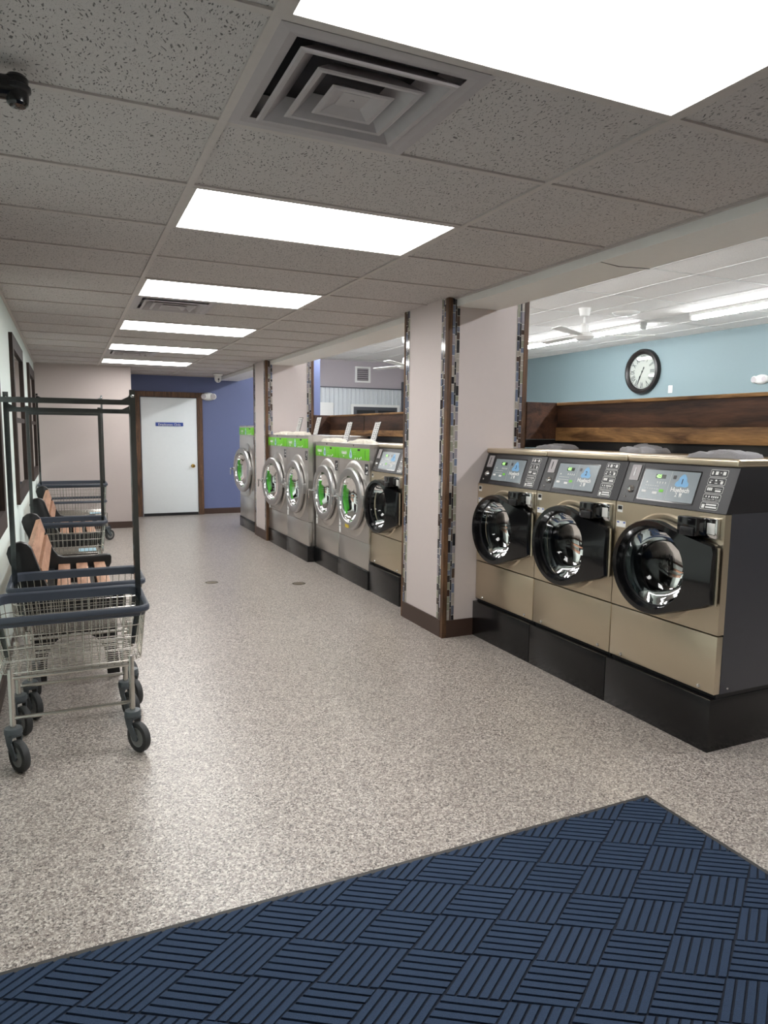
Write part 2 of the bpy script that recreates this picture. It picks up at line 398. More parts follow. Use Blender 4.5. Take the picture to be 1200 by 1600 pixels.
# ------------------------------------------------------------------ door, left windows
d = struct('door_1', MB().box((1.185, 12.655, .012), (2.125, 12.699, 2.065), .003), M['doorwhite'])
fr = MB()
fr.box((1.07, 12.64, 0), (1.172, 12.70, 2.075)).box((2.132, 12.64, 0), (2.225, 12.70, 2.075)).box((1.03, 12.632, 2.075), (2.265, 12.70, 2.165))
fr.build('door_frame', M['trimwood'], d)
MB().box((1.19, 12.645, .004), (2.12, 12.656, .05)).build('door_sweep', M['blacksat'], d)
MB().lathe([(0, -.07), (.022, -.068), (.03, -.052), (.026, -.036), (.012, -.028), (.012, -.008), (.034, -.006), (.034, 0), (0, 0)], (2.045, 12.655, .875), 'y', 24).build('door_knob', M['brass'], d)
sg = thing('door_sign', (1.655, 12.65, 1.605), 'narrow blue sign strip with white lettering fixed on the white door', 'sign')
MB().box((-.232, -.004, -.032), (.232, .003, .032), .001).build('sign_plate', M['signblue'], sg)
MB().text('Employees Only', .058, lambda x, y: (x, -.0055, y-.006)).build('lettering', M['white'], sg, recalc=False)
def lwindow(name, y0, y1, z0=.89, z1=2.27):
    d_ = .028; w = .115
    o = struct(name, MB().box((LW, y0, z0), (LW+d_, y0+w, z1)).box((LW, y1-w, z0), (LW+d_, y1, z1)).box((LW, y0+w, z0), (LW+d_, y1-w, z0+w)).box((LW, y0+w, z1-w), (LW+d_, y1-w, z1)), M['brownwood'])
    MB().box((LW+.004, y0+w, z0+w), (LW+.010, y1-w, z1-w)).build('window_pane', M['winglass'], o)
    MB().box((LW+.001, y0+w, z0+w), (LW+.003, y1-w, z1-w)).build('dark_backing', M['darkin'], o)  # plain dark sheet behind the pane, makes the glass look dark inside
    MB().box((LW+.010, y0+w, (z0+z1)/2-.02), (LW+.022, y1-w, (z0+z1)/2+.02)).build('sash_bar', M['brownwood'], o)
lwindow('window_1', 3.35, 4.95)
lwindow('window_2', 6.35, 7.85)
lwindow('window_3', 9.15, 10.65)

# ------------------------------------------------------------------ hall beyond the machines
cl = MB(); pts = []
x = 4.46
while x < 9.69:
    pts += [(x, 15.698), (x+.055, 15.698), (x+.070, 15.680), (x+.095, 15.680)]; x += .11
poly = [(p[0], p[1]) for p in pts]+[(pts[-1][0], 15.6995), (4.46, 15.6995)]
cl.prism(poly, .0, 2.55, 'z')
struct('trim_5', cl, M['clad'], smooth=False)
struct('trim_6', MB().box((4.46, 15.665, 2.545), (9.69, 15.699, 2.57)), M['sidegrey'])
w4 = struct('window_4', MB().box((6.27, 15.64, 1.0), (6.33, 15.69, 2.17)).box((7.50, 15.64, 1.0), (7.56, 15.69, 2.17)).box((6.33, 15.64, 2.11), (7.50, 15.69, 2.17)).box((6.33, 15.64, 1.0), (7.50, 15.69, 1.06)), M['offwhite'])
MB().box((6.33, 15.655, 1.06), (7.50, 15.675, 2.11)).build('dark_sash', M['sidegrey'], w4)
MB().box((6.42, 15.645, 1.1), (6.90, 15.654, 2.03)).box((6.98, 15.645, 1.1), (7.44, 15.654, 2.03)).build('window_pane', M['darkin'], w4)
tag(MB().box((5.45, 15.60, 1.2), (5.80, 15.68, 2.19), .006).build('wall_cabinet', M['offwhite']), 'plain white cabinet on the corrugated wall beyond the second pillar', 'cabinet')
struct('trim_7', MB().box((7.62, 15.60, 0), (7.74, 15.68, 2.74)), M['sidegrey'])
wv = thing('wall_vent', (6.58, 15.70, 2.69), 'square white louvred vent high on the mauve far wall', 'vent')
MB().box((-.20, -.03, 0), (-.15, 0, .38)).box((.15, -.03, 0), (.20, 0, .38)).box((-.15, -.03, 0), (.15, 0, .045)).box((-.15, -.03, .335), (.15, 0, .38)).build('frame', M['offwhite'], wv)
lv = MB()
for i in range(6): lv.obox((0, -.015, .07+.048*i), (.15, 0, 0), (0, .014, -.014), (0, .002, .002))
lv.build('louvres', M['vent'], wv)
MB().box((-.15, -.004, .045), (.15, -.001, .335)).build('duct_opening', M['ventdark'], wv)

# wooden bulkheads that stand between the two rows of machines
def bulkhead(x0, y0, y1, z0, zs, z1, label, seam=None):
    t = thing('wooden_bulkhead', (x0, y0, 0), label, 'bulkhead'); L = y1-y0
    MB().box((0, .02, zs), (.03, L-.024, z1-.022), .002).build('upper_board', M['rail'], t)
    MB().box((-.014, .02, z0), (.03, L-.024, zs), .003).build('lower_board', M['rail2'], t)
    MB().box((-.012, 0, z1-.022), (.25, L-.024, z1), .002).build('top_cap', M['rail2'], t)
    MB().box((.03, .02, z0), (.25, L-.02, z1-.023)).build('core', M['rail'], t)
    MB().box((.02, 0, 0), (.20, L, z0)).build('kick_wall', M['blacksat'], t)
    if seam: MB().box((-.004, seam-y0-.012, zs), (.002, seam-y0+.012, z1-.023)).build('seam_batten', M['brownwood'], t)
    return t
for p, xe, zt in ((PILL[0], 3.47, 1.748), (PILL[1], 3.43, 1.735)):
    yb = (4.355, 9.285)[p is PILL[1]]
    MB().box((3.16, yb-.020, 1.470), (xe, yb, zt)).build('return_board', M['rail'], p)
    MB().box((3.16, yb-.016, 1.408), (xe-.01, yb, 1.469)).build('gap_panel', M['blacksat'], p)
bulkhead(3.44, 2.26, 4.354, 1.46, 1.56, 1.748, 'dark brown wooden bulkhead with lighter lower board behind the three nearest washers')
bulkhead(3.40, 5.036, 9.284, 1.46, 1.53, 1.735, 'brown wooden bulkhead between the two pillars behind the green panelled washers', 8.05)

# ------------------------------------------------------------------ lamps
def troffer(j, label):
    y0, y1 = GY+T*j, GY+T*(j+1); x0, x1 = GX+.026, GX+1.2192
    t = thing('ceiling_light', ((x0+x1)/2, (y0+y1)/2, CEIL), label, 'ceiling light', 'recessed troffers of the aisle')
    a, b = (x1-x0)/2, (y1-y0)/2; w = .018
    MB().box((-a, -b+.012, -.004), (-a+w, b-.012, .003)).box((a-w, -b+.012, -.004), (a, b-.012, .003)).box((-a+w, -b+.012, -.004), (a-w, -b+.012+w*.5, .003)).box((-a+w, b-.012-w*.5, -.004), (a-w, b-.012, .003)).build('frame', M['tee'], t, smooth=False)
    MB().box((-a+w, -b+.012+w*.5, -.0025), (a-w, b-.012-w*.5, .003)).build('diffuser', M['diffuser'], t, smooth=False)
NTH = ['nearest and largest glowing ceiling panel, cut by the top edge of the photo', 'glowing ceiling panel just beyond the big square vent', 'third glowing ceiling panel, touching a square vent on its far side',
       'fourth glowing ceiling panel, next one beyond the middle vent', 'fifth glowing ceiling panel, directly before the smallest vent', 'farthest glowing ceiling panel, closest to the white door']
for j, l in zip((-1, 2, 5, 8, 11, 14), NTH): troffer(j, l)
def ceil_vent(j, label):
    y0, y1 = GY+T*j+.012, GY+T*(j+1)-.012; x0 = GX+.026; x1 = x0+.585
    t = thing('ceiling_vent', ((x0+x1)/2, (y0+y1)/2, CEIL), label, 'vent', 'square ceiling diffusers')
    H = .2925
    def sqring(o, r0, z0, r1, z1, n=4):
        q = []
        for r, z in ((r0, z0), (r1, z1)):
            q.append([o.bm.verts.new((sx*r, sy*r, z)) for sx, sy in ((-1, -1), (1, -1), (1, 1), (-1, 1))])
        o._done([o.bm.faces.new((q[0][k], q[0][(k+1) % 4], q[1][(k+1) % 4], q[1][k])) for k in range(4)])
    f = MB(); sqring(f, H, -.004, H-.030, -.006); sqring(f, H-.030, -.006, H-.055, .0); f.build('frame', M['vent'], t, smooth=False)
    MB().box((-H+.01, -H+.01, .066), (H-.01, H-.01, .070)).build('duct_opening', M['ventdark'], t)
    for r, dz, ri, zi in ((.218, -.012, .150, .040), (.150, -.014, .088, .036), (.086, -.016, .0, .0)):
        v = MB(); sqring(v, r+.006, dz-.001, r, dz-.004); sqring(v, r, dz-.004, r-.012, dz-.003)
        if ri: sqring(v, r-.012, dz-.003, ri, zi); sqring(v, r+.006, dz-.001, ri+.004, zi+.002)
        else:
            sqring(v, r-.012, dz-.003, .040, dz+.012); v.box((-.040, -.040, dz+.011), (.040, .040, dz+.013)); sqring(v, r+.006, dz-.001, .040, dz+.03)
            v.lathe([(0, dz+.008), (.006, dz+.009), (.007, dz+.012)], n=10, axis='z')
        v.build('louvre_cone', M['vent'], t, smooth=False)
    # pressed pan around the louvres, rising into the duct
    k = MB(); sqring(k, H-.055, .0, H-.030, .030); sqring(k, H-.030, .030, H-.080, .060); k.build('pan', M['vent'], t, smooth=False)
for j, l in zip((0, 6, 12), ('large square grey ceiling vent next to the nearest light', 'middle square ceiling vent, behind the third light panel', 'smallest square ceiling vent, between the two farthest light panels')):
    ceil_vent(j, l)
def strip(x, y0, y1, label):
    t = thing('strip_light', (x, (y0+y1)/2, CEIL2), label, 'strip light', 'fluorescent strip lights of the hall'); h = (y1-y0)/2
    MB().box((-.065, -h, -.05), (.065, h, -.001), .004).build('housing', M['offwhite'], t)
    MB().lathe([(0, -h+.03), (.05, -h+.03), (.05, h-.03), (0, h-.03)], (0, 0, -.062), 'y', 20, 1., .75).build('tube', M['tube'], t)
    for s in (-1, 1): MB().box((-.055, s*(h-.02)-.018, -.104), (.055, s*(h-.02)+.018, -.02), .004).build('end_cap', M['offwhite'], t)
strip(8.0, 4.75, 7.22, 'lit tube light right of the clock, cut by the right edge of the photo')
strip(8.0, 8.12, 11.6, 'lit tube light behind the white ceiling fan, left of the clock')
for a, b in ((.9, 3.35), (4.75, 7.2), (8.15, 11.2), (11.9, 14.6)):
    strip(4.62, a, b, 'tube light of the hall row hidden above the grey beam')
def fan(x, y, rots, label, zb=2.80):
    t = thing('ceiling_fan', (x, y, CEIL2), label, 'ceiling fan', 'white ceiling fans of the hall'); d = zb-CEIL2
    MB().lathe([(0, 0), (.085, 0), (.075, -.03), (.06, -.10), (.03, -.115), (0, -.115)], n=24, axis='z').build('canopy', M['offwhite'], t)
    MB().tube([(0, 0, -.11), (0, 0, d+.10)], .014, 10).build('down_rod', M['offwhite'], t)
    MB().lathe([(0, d-.02), (.10, d-.015), (.145, d+.02), (.14, d+.055), (.07, d+.08), (.055, d+.17), (.02, d+.20), (0, d+.20)], n=32, axis='z').build('motor_housing', M['offwhite'], t)
    for a in rots:
        b = MB(); b.prism([(.13, -.03), (.30, -.055), (.90, -.065), (.92, -.04), (.92, .04), (.90, .065), (.30, .055), (.13, .03)], -.004, .004, 'z')
        b.build('blade', M['offwhite'], t, xf=Matrix.Translation((0, 0, d+.04)) @ Matrix.Rotation(a, 4, 'Z') @ Matrix.Rotation(.18, 4, 'X'))
fan(6.45, 7.63, (math.radians(-152), math.radians(-32), math.radians(88)), 'white three-bladed ceiling fan hanging left of the wall clock')
fan(5.62, 11.4, (math.radians(-137), math.radians(-17), math.radians(103)), 'white ceiling fan half hidden by the near pillar, above the far wall vent', 2.66)
dd = thing('smoke_detector', (7.17, 7.62, CEIL2), 'round white ceiling disc right of the ceiling fan', 'ceiling disc')
MB().lathe([(0, -.05), (.06, -.05), (.10, -.035), (.16, -.02), (.19, 0), (0, 0)], n=32, axis='z').build('cover', M['offwhite'], dd)

# security camera and emergency lights
sc = thing('security_camera', (2.36, 11.9, CEIL-.004), 'small white camera under the ceiling above the blue end wall', 'camera')
MB().lathe([(0, 0), (.075, 0), (.075, -.02), (.06, -.035), (0, -.035)], n=24, axis='z').build('mount', M['offwhite'], sc)
MB().lathe([(0, -.145), (.025, -.14), (.05, -.115), (.058, -.08), (.055, -.04), (.03, -.03), (0, -.03)], n=24, axis='z').build('housing', M['offwhite'], sc)
MB().lathe([(0, -.014), (.012, -.012), (.016, 0), (0, 0)], (0, -.05, -.09), 'y', 16).lathe([(0, -.01), (.008, -.008), (.01, 0), (0, 0)], (0, -.043, -.118), 'y', 16).build('lens', M['black'], sc)
def emergency(loc, rz, label):
    t = thing('emergency_light', loc, label, 'emergency light', None, rz)
    MB().lathe([(0, -.06), (.05, -.058), (.09, -.045), (.12, -.01), (.12, 0), (0, 0)], axis='y', n=32, sx=1.05, sy=.62).build('body', M['offwhite'], t)
    for s in (-1, 1):
        h = MB().lathe([(0, -.06), (.042, -.06), (.055, -.045), (.055, -.005), (.03, .0), (0, 0)], (s*.085, -.012, 0), 'y', 24).build('lamp_head', M['offwhite'], t)
        MB().lathe([(0, -.063), (.040, -.0615), (.040, -.058), (0, -.058)], (s*.085, -.012, 0), 'y', 24).build('lens', M['vent'], h)
emergency((2.335, 12.70, 2.105), 0, 'white twin-lamp emergency light beside the top of the white door')
emergency((9.702, 7.38, 2.37), -PI/2, 'white twin-lamp emergency light right of the clock at the right edge')
sw = thing('switch_plate', (9.70, 9.14, 2.31), 'small white switch plate on the teal wall below the clock', 'switch')
MB().box((-.008, -.045, -.065), (0, .045, .065), .003).build('plate', M['offwhite'], sw); MB().box((-.016, -.010, -.02), (-.008, .010, .02), .002).build('toggle', M['white'], sw)
# clock
ck = thing('wall_clock', (9.70, 9.79, 2.66), 'big round wall clock with dark rim and roman numerals on the teal wall', 'clock')
R = .41
MB().lathe([(R-.10, -.035), (R-.085, -.06), (R-.05, -.085), (R-.015, -.075), (R, -.04), (R, 0), (R-.10, 0)], n=64).build('rim', M['clockrim'], ck)
MB().lathe([(0, -.034), (R-.09, -.034), (R-.09, -.028), (0, -.028)], n=64).build('face', M['clockface'], ck)
nm = MB()
for i, s in enumerate(('XII', 'I', 'II', 'III', 'IIII', 'V', 'VI', 'VII', 'VIII', 'IX', 'X', 'XI')):
    a = 2*PI*i/12
    def f(x, y, a=a):
        rr = .235+y*1.45; x *= .75
        return (-.0355, -(rr*math.sin(a)+x*math.cos(a)), rr*math.cos(a)-x*math.sin(a))
    nm.text(s, .105, f, bold=.0012)
for i in range(60):
    a = 2*PI*i/60
    nm.obox((-.0355, -.296*math.sin(a), .296*math.cos(a)), (.0003, 0, 0), (0, -.0035*math.cos(a), -.0035*math.sin(a)), (0, -.007*math.sin(a), .007*math.cos(a)))
nm.build('numerals', M['blacksat'], ck, recalc=False, smooth=False)
def hand(name, ang, L, w, x):
    p = MB(); p.prism([(-w*.5, -.09), (-w*1.2, -.07), (-w*.35, -.05), (-w*.5, L*.45), (-w*1.5, L*.6), (0, L), (w*1.5, L*.6), (w*.5, L*.45), (w*.35, -.05), (w*1.2, -.07), (w*.5, -.09)], x, x+.002, 'x')
    p.build(name, M['blacksat'], ck, xf=Matrix.Rotation(ang, 4, 'X'), smooth=False)
hand('hour_hand', math.radians(208), .17, .012, -.040); hand('minute_hand', math.radians(205), .235, .008, -.044)
MB().lathe([(0, -.05), (.014, -.048), (.014, -.036), (0, -.036)], n=16).build('hub', M['blacksat'], ck)
MB().lathe([(0, -.052), (R-.088, -.052)], n=64).build('glass', M['glass'], ck)
# small black fixture at the top left corner
bf = thing('ceiling_bracket', (-.134, 2.165, CEIL-.004), 'small glossy black fixture at the ceiling, cut by the upper left edge', 'fixture')
b = MB(); b.tube([(-.10, 0, -.055), (.060, 0, -.050)], .030, 24); b.build('arm', M['black'], bf)
MB().lathe([(0, -.096), (.020, -.094), (.026, -.088), (.028, -.076), (.028, -.026), (.022, -.018), (0, -.016)], (.052, 0, 0), 'z', 28).build('head', M['black'], bf)
MB().lathe([(.028, -.060), (.034, -.056), (.034, -.046), (.028, -.042)], (.052, 0, 0), 'z', 28).build('collar', M['blacksat'], bf)
MB().tube([(-.03, 0, -.05), (-.03, 0, 0)], .014, 12).build('stem', M['black'], bf)

# ------------------------------------------------------------------ entrance mat with raised woven ribs
mx0, mx1, my0, my1 = LW+.02, 2.172, -.4, 2.052
mt = thing('entrance_mat', ((mx0+mx1)/2, (my0+my1)/2, 0), 'navy blue ribbed entrance mat with dark rubber edge in the foreground', 'mat')
cx, cy = (mx0+mx1)/2, (my0+my1)/2; ew = .022
MB().prism([(mx0-cx, my0-cy), (mx1-cx, my0-cy), (mx1-cx, my1-cy), (mx0-cx, my1-cy)], 0.0005, .004, 'z', .002).build('rubber_edge', M['matedge'], mt)
MB().box((mx0-cx+ew, my0-cy+ew, .003), (mx1-cx-ew, my1-cy-ew, .0065)).build('carpet_ground', M['matbase'], mt)
e1 = Vector((.1515, -.0905, 0)); e2 = Vector((-.1475, -.093, 0)); O = Vector((1.902, 1.943, 0))
rb = MB(); NR = 6
lo = (mx0+ew+.004, .55); hi = (mx1-ew-.004, my1-ew-.004)
def clip(poly):
    for ax, lim, sg in ((0, lo[0], 1), (0, hi[0], -1), (1, lo[1], 1), (1, hi[1], -1)):
        out = []
        for i in range(len(poly)):
            p, q = poly[i-1], poly[i]; ip, iq = (p[ax]-lim)*sg >= 0, (q[ax]-lim)*sg >= 0
            if ip != iq:
                t = (lim-p[ax])/(q[ax]-p[ax]); out.append((p[0]+t*(q[0]-p[0]), p[1]+t*(q[1]-p[1])))
            if iq: out.append(q)
        poly = out
        if not poly: return None
    return poly
for a in range(-14, 16):
    for b in range(-14, 16):
        c0 = O+e1*a+e2*b
        u, v = (e2, e1) if (a+b) % 2 == 0 else (e1, e2)          # u = along the ribs
        for k in range(NR):
            s0 = (k+.14)/NR; s1 = (k+.86)/NR
            P = [c0+v*s0+u*.02, c0+v*s1+u*.02, c0+v*s1+u*.98, c0+v*s0+u*.98]
            pl = clip([(p.x, p.y) for p in P])
            if not pl or len(pl) < 3: continue
            m_ = Vector((sum(p[0] for p in pl)/len(pl), sum(p[1] for p in pl)/len(pl)))
            bot = [rb.bm.verts.new((p[0]-cx, p[1]-cy, .006)) for p in pl]
            nv = v.normalized()
            def ins(p):
                q = Vector((p[0], p[1])); dd_ = (q-m_).dot(nv.xy)
                q = q-nv.xy*(.0028 if dd_ > 0 else -.0028)
                return (q.x-cx, q.y-cy, .0115)
            top = [rb.bm.verts.new(ins(p)) for p in pl]; n = len(pl)
            fs = [rb.bm.faces.new(top)]+[rb.bm.faces.new((bot[i], bot[(i+1) % n], top[(i+1) % n], top[i])) for i in range(n)]
rb.build('woven_ribs', M['matblue'], mt)
for (x, y, r, l) in ((1.27, 6.89, .062, 'round tarnished floor drain left, nearer the benches'), (2.06, 6.52, .065, 'round tarnished floor drain right, nearer the green washers')):
    t = thing('floor_drain', (x, y, 0), l, 'floor drain', 'floor drains')
    MB().lathe([(0, .002), (r, .002), (r+.004, .0005)], n=32, axis='z').build('cover', M['drain'], t)
    MB().lathe([(r*.82, .0021), (r*.86, .0032), (r*.92, .0032), (r*.95, .0021)], n=32, axis='z').build('rim_ring', M['matedge'], t)

# ------------------------------------------------------------------ washers
def hole_panel(mb, x0, x1, y0, y1, z0, z1, cy, cz, r, n=48):
    """slab between x0 (front) and x1 with a round hole"""
    def bpt(a):
        c, s_ = math.cos(a), math.sin(a)
        t = min(((y1-cy)/c if c > 1e-9 else (y0-cy)/c if c < -1e-9 else 1e9), ((z1-cz)/s_ if s_ > 1e-9 else (z0-cz)/s_ if s_ < -1e-9 else 1e9))
        return (cy+c*t, cz+s_*t)
    angs = sorted([2*PI*k/n for k in range(n)]+[math.atan2(z-cz, y-cy) % (2*PI) for y in (y0, y1) for z in (z0, z1)])
    A = []
    for a in angs:
        by, bz = bpt(a); hy, hz = cy+r*math.cos(a), cz+r*math.sin(a)
        A.append([mb.bm.verts.new(p) for p in ((x0, by, bz), (x0, hy, hz), (x1, hy, hz), (x1, by, bz))])
    fs = []
    for i in range(len(A)):
        p, q = A[i], A[(i+1) % len(A)]
        for k in range(4):
            try: fs.append(mb.bm.faces.new((p[k], p[(k+1) % 4], q[(k+1) % 4], q[k])))
            except ValueError: pass
    mb._done(fs); return mb

def rounded(y0, y1, z0, z1, r, n=4):
    out = []
    for cy_, cz_, a0 in ((y1-r, z1-r, 0), (y0+r, z1-r, PI/2), (y0+r, z0+r, PI), (y1-r, z0+r, 3*PI/2)):
        for i in range(n+1): a = a0+PI/2*i/n; out.append((cy_+r*math.cos(a), cz_+r*math.sin(a)))
    return out

def washer_small(X, Y0, W, num, label, group, price='2', depth=.66):
    """coin washer with sloping charcoal control panel and black porthole; front faces -X, Y0 = its right side"""
    t = thing('washing_machine', (X, Y0+W/2, 0), label, 'washing machine', group)
    h = W/2-.0015; zc = .848
    pb = MB().box((-.022, -W/2+.001, 0), (depth, W/2-.001, .262), .003); pb.build('pedestal', M['pedestal'], t)
    MB().box((.02, -h+.004, .262), (depth, h-.004, .283)).build('plinth_gap', M['darkin'], t)
    bo = MB().box((.60, -h, .283), (depth-.01, h, 1.15)).box((.041, -h, .283), (.60, -h+.004, 1.15)).box((.041, h-.004, .283), (.60, h, 1.15)).box((.041, -h+.004, 1.14), (.6, h-.004, 1.15))
    bo = bo.build('cabinet', M['sidegrey'], t)
    sv = MB()
    for x_ in (.09, .52): sv.lathe([(0, -.004), (.005, -.003), (.006, 0)], (x_, -h, .305), 'y', 10)
    sv.build('screws', M['chrome'], bo)
    fp = MB(); hole_panel(fp, -.0, .021, -h, h, .574, 1.147, 0.0, zc, .225)
    fp.box((.021, -h, .574), (.040, -h+.0012, 1.147)).box((.021, h-.0012, .574), (.040, h, 1.147)); fp.build('front_panel', M['steel'], t)
    lp = MB().box((0, -h, .283), (.040, h, .567), .004).build('lower_panel', M['steel'], t)
    s = MB()
    for sy in (-1, 1): s.lathe([(0, -.006), (.008, -.004), (.010, 0)], (0, sy*(h-.09), .302), 'x', 12)
    s.build('screws', M['chrome'], lp)
    # sloping control panel
    cp = MB(); cp.prism([(.004, 1.15), (depth-.02, 1.15), (depth-.02, 1.366), (.082, 1.366)], -h, h, 'y', .003); cpo = cp.build('control_panel', M['panel'], t)
    lid = MB().box((.066, -h, 1.366), (depth+.0, h, 1.402), .010, 3); lid.build('lid', M['steel'], t)
    sx, sz = (.082-.004)/.216, 1.                                     # slope of the panel face
    def F(u, v, d=.0015):                                            # u to the viewer's right, v height over panel foot -> point on the slope
        return (.004+v*sx-d, -u, 1.15+v)
    def plate(name, mat, u0, u1, v0, v1, par, r=.0, d=.002, bd=0.):
        m = MB(); pl = rounded(u0, u1, v0, v1, r) if r else [(u0, v0), (u1, v0), (u1, v1), (u0, v1)]
        fr_ = [m.bm.verts.new(F(u, v, d)) for u, v in pl]; bk = [m.bm.verts.new(F(u, v, -.001)) for u, v in pl]; n = len(pl)
        m.bm.faces.new(fr_); m.bm.faces.new(bk[::-1])
        for i in range(n): m.bm.faces.new((fr_[i], bk[i], bk[(i+1) % n], fr_[(i+1) % n]))
        return m.build(name, mat, par, smooth=False)
    plate('screen_surround', M['black'], -.218, .150, .022, .186, cpo, .006, .002)
    scr = plate('display', M['screen'], -.212, .144, .030, .180, cpo, .003, .0032)
    d = .0040
    def marks(name, mat, rects, par):
        m = MB()
        for (u0, u1, v0, v1) in rects:
            m._done([m.bm.faces.new([m.bm.verts.new(F(u, v, d)) for u, v in ((u0, v0), (u1, v0), (u1, v1), (u0, v1))])])
        return m.build(name, mat, par, recalc=False, smooth=False)
    marks('display_window', M['ledback'], [(-.130, -.062, .138, .158)], scr)
    MB().text('425', .022, lambda x, y: F(-.106+x, .148+y, .005), bold=.0005).build('digits', M['greenled'], scr, recalc=False, smooth=False)
    marks('fine_print', M['offwhite'], [(-.180+.0, -.172, .112, .120)]+[(-.110+.018*i, -.104+.018*i, .112, .122) for i in range(4)]+[(-.0295, -.0285, .034, .176)]
          + [(-.182+.016*i, -.171+.016*i, .098, .100) for i in range(6)]+[(-.182+.016*i, -.171+.016*i, .082, .084) for i in range(6)], scr)
    marks('buttons', M['white'], [(-.196, -.164, .062, .074), (-.122, -.090, .058, .070)], scr)
    marks('start_button', M['brightgreen'], [(-.080, -.052, .070, .084)], scr)
    marks('dark_emblem', M['panel'], [(-.014, .006, .140, .158)], scr)
    lg = MB()
    tri = [(.008, .110), (.010, .124), (.022, .134), (.028, .150), (.040, .164), (.050, .168), (.060, .164), (.072, .150), (.078, .134), (.090, .124), (.092, .110), (.076, .103), (.050, .106), (.024, .103)]
    lg._done([lg.bm.faces.new([lg.bm.verts.new(F(u, v, d)) for u, v in tri])]); lg.build('swirl_emblem', M['lightblue'], scr, recalc=False, smooth=False)
    MB().text(num, .034, lambda x, y: F(.050+x, .130+y, .005), bold=.0010).build('machine_number', M['navyprint'], scr, recalc=False, smooth=False)
    MB().text('Huebsch', .031, lambda x, y: F(.050+x*1.08, .088+y, d), bold=.0009).build('lettering', M['white'], scr, recalc=False, smooth=False)
    pr = MB().text(price, .030, lambda x, y: F(.034+x, .064+y, d), bold=.0004)
    for (u0, u1, v0, v1) in ((.052, .070, .066, .074), (.054, .069, .058, .065), (.056, .060, .053, .056), (.064, .068, .053, .056)):
        pr._done([pr.bm.faces.new([pr.bm.verts.new(F(u, v, d)) for u, v in ((u0, v0), (u1, v0), (u1, v1), (u0, v1))])])
    pr.build('cart_sign', M['white'], scr, recalc=False, smooth=False)
    # coin slot column at the left
    cs = plate('coin_recess', M['benchblack'], -h+.012, -.232, .006, .208, cpo, .0, .0012)
    plate('coin_slot_plate', M['vent'], -.310, -.246, .118, .200, cs, .004, .005)
    m = MB(); m.box((0, -.003, 0), (.002, .003, .05)); m.build('coin_slot', M['black'], cs, xf=Matrix.Translation(Vector(F(-.282, .140, .0058))) @ Matrix.Rotation(math.atan(sx), 4, 'Y'))
    MB().lathe([(0, -.016), (.012, -.014), (.018, -.006), (.022, .002)], (0, 0, 0), 'x', 20).build('key_lock', M['chrome'], cs, xf=Matrix.Translation(Vector(F(-.276, .068, .001))))
    MB().lathe([(0, -.006), (.006, -.004), (.007, .002)], (0, 0, 0), 'x', 12).build('rivet', M['chrome'], cs, xf=Matrix.Translation(Vector(F(-.302, .030, .001))))
    # five outlined instruction labels
    for i in range(5):
        v1 = .200-.0385*i; v0 = v1-.034; u0, u1 = .196, .294
        lb = plate('instruction_label', M['offwhite'], u0, u1, v0, v1, cpo, .006, .0014)
        plate('label_ground', M['blacksat'], u0+.002, u1-.002, v0+.002, v1-.002, lb, .005, .0020)
        if i == 3: rec = [(u0+.014, u0+.020, v0+.018, v0+.026), (u0+.030, u0+.037, v0+.018, v0+.026)]+[(u0+.046+.011*k, u0+.053+.011*k, v0+.018, v0+.026) for k in range(4)]
        elif i == 4: rec = [(u0+.008, u0+.024, v0+.006, v0+.024), (u0+.030, u0+.088, v0+.020, v0+.027), (u0+.030, u0+.092, v0+.008, v0+.015)]
        elif i == 2: rec = [(u0+.010+.010*k, u0+.018+.010*k, v0+.012, v0+.026) for k in range(3)]+[(u0+.056, u0+.088, v0+.008, v0+.016), (u0+.052, u0+.09, v0+.021, v0+.023)]
        elif i == 1: rec = [(u0+.012, u0+.026, v0+.020, v0+.023), (u0+.010, u0+.020, v0+.008, v0+.015), (u0+.040, u0+.050, v0+.018, v0+.026), (u0+.040, u0+.056, v0+.008, v0+.011), (u0+.072, u0+.086, v0+.006, v0+.020), (u0+.062, u0+.082, v0+.023, v0+.025)]
        else: rec = [(u0+.010, u0+.018, v0+.010, v0+.026), (u0+.030, u0+.046, v0+.010, v0+.026), (u0+.056, u0+.064, v0+.018, v0+.022), (u0+.072, u0+.088, v0+.010, v0+.026)]
        m = MB(); dd2 = .0026
        for (a0, a1, b0, b1) in rec: m._done([m.bm.faces.new([m.bm.verts.new(F(u, v, dd2)) for u, v in ((a0, b0), (a1, b0), (a1, b1), (a0, b1))])])
        if i == 3: m.text('Use Coin OR Card', .0115, lambda x, y: F((u0+u1)/2+x, v0+.010+y, dd2))
        m.build('print', M['white'], lb, recalc=False, smooth=False)
    # stickers
    st = MB().box((-.0008, h-.050, 1.09), (.0004, h-.012, 1.128)); st.build('energy_sticker', M['offwhite'], t)
    MB().box((-.0012, h-.046, 1.104), (-.0006, h-.016, 1.124)).build('sticker_print', M['blacksat'], t)
    st = MB().box((-.0008, h-.078, 1.008), (.0004, h-.010, 1.042)).build('info_sticker', M['white'], t)
    MB().box((-.0012, h-.074, 1.030), (-.0006, h-.060, 1.038)).box((-.0012, h-.030, 1.030), (-.0006, h-.014, 1.038)).build('sticker_print', M['blueink'], st)
    # chrome latch plate + black latch
    lt = MB(); lt.box((-.022, -h+.024, 1.030), (.0, -h+.150, 1.128), .006); lo_ = lt.build('latch_plate', M['chrome'], t)
    MB().box((-.0245, -h+.034, 1.052), (-.021, -h+.078, 1.104), .001).build('plate_window', M['offwhite'], lo_)
    hb = MB(); hb.box((-.085, -h+.085, 1.040), (-.02, -h+.200, 1.128), .006); hb.build('door_latch', M['black'], lo_)
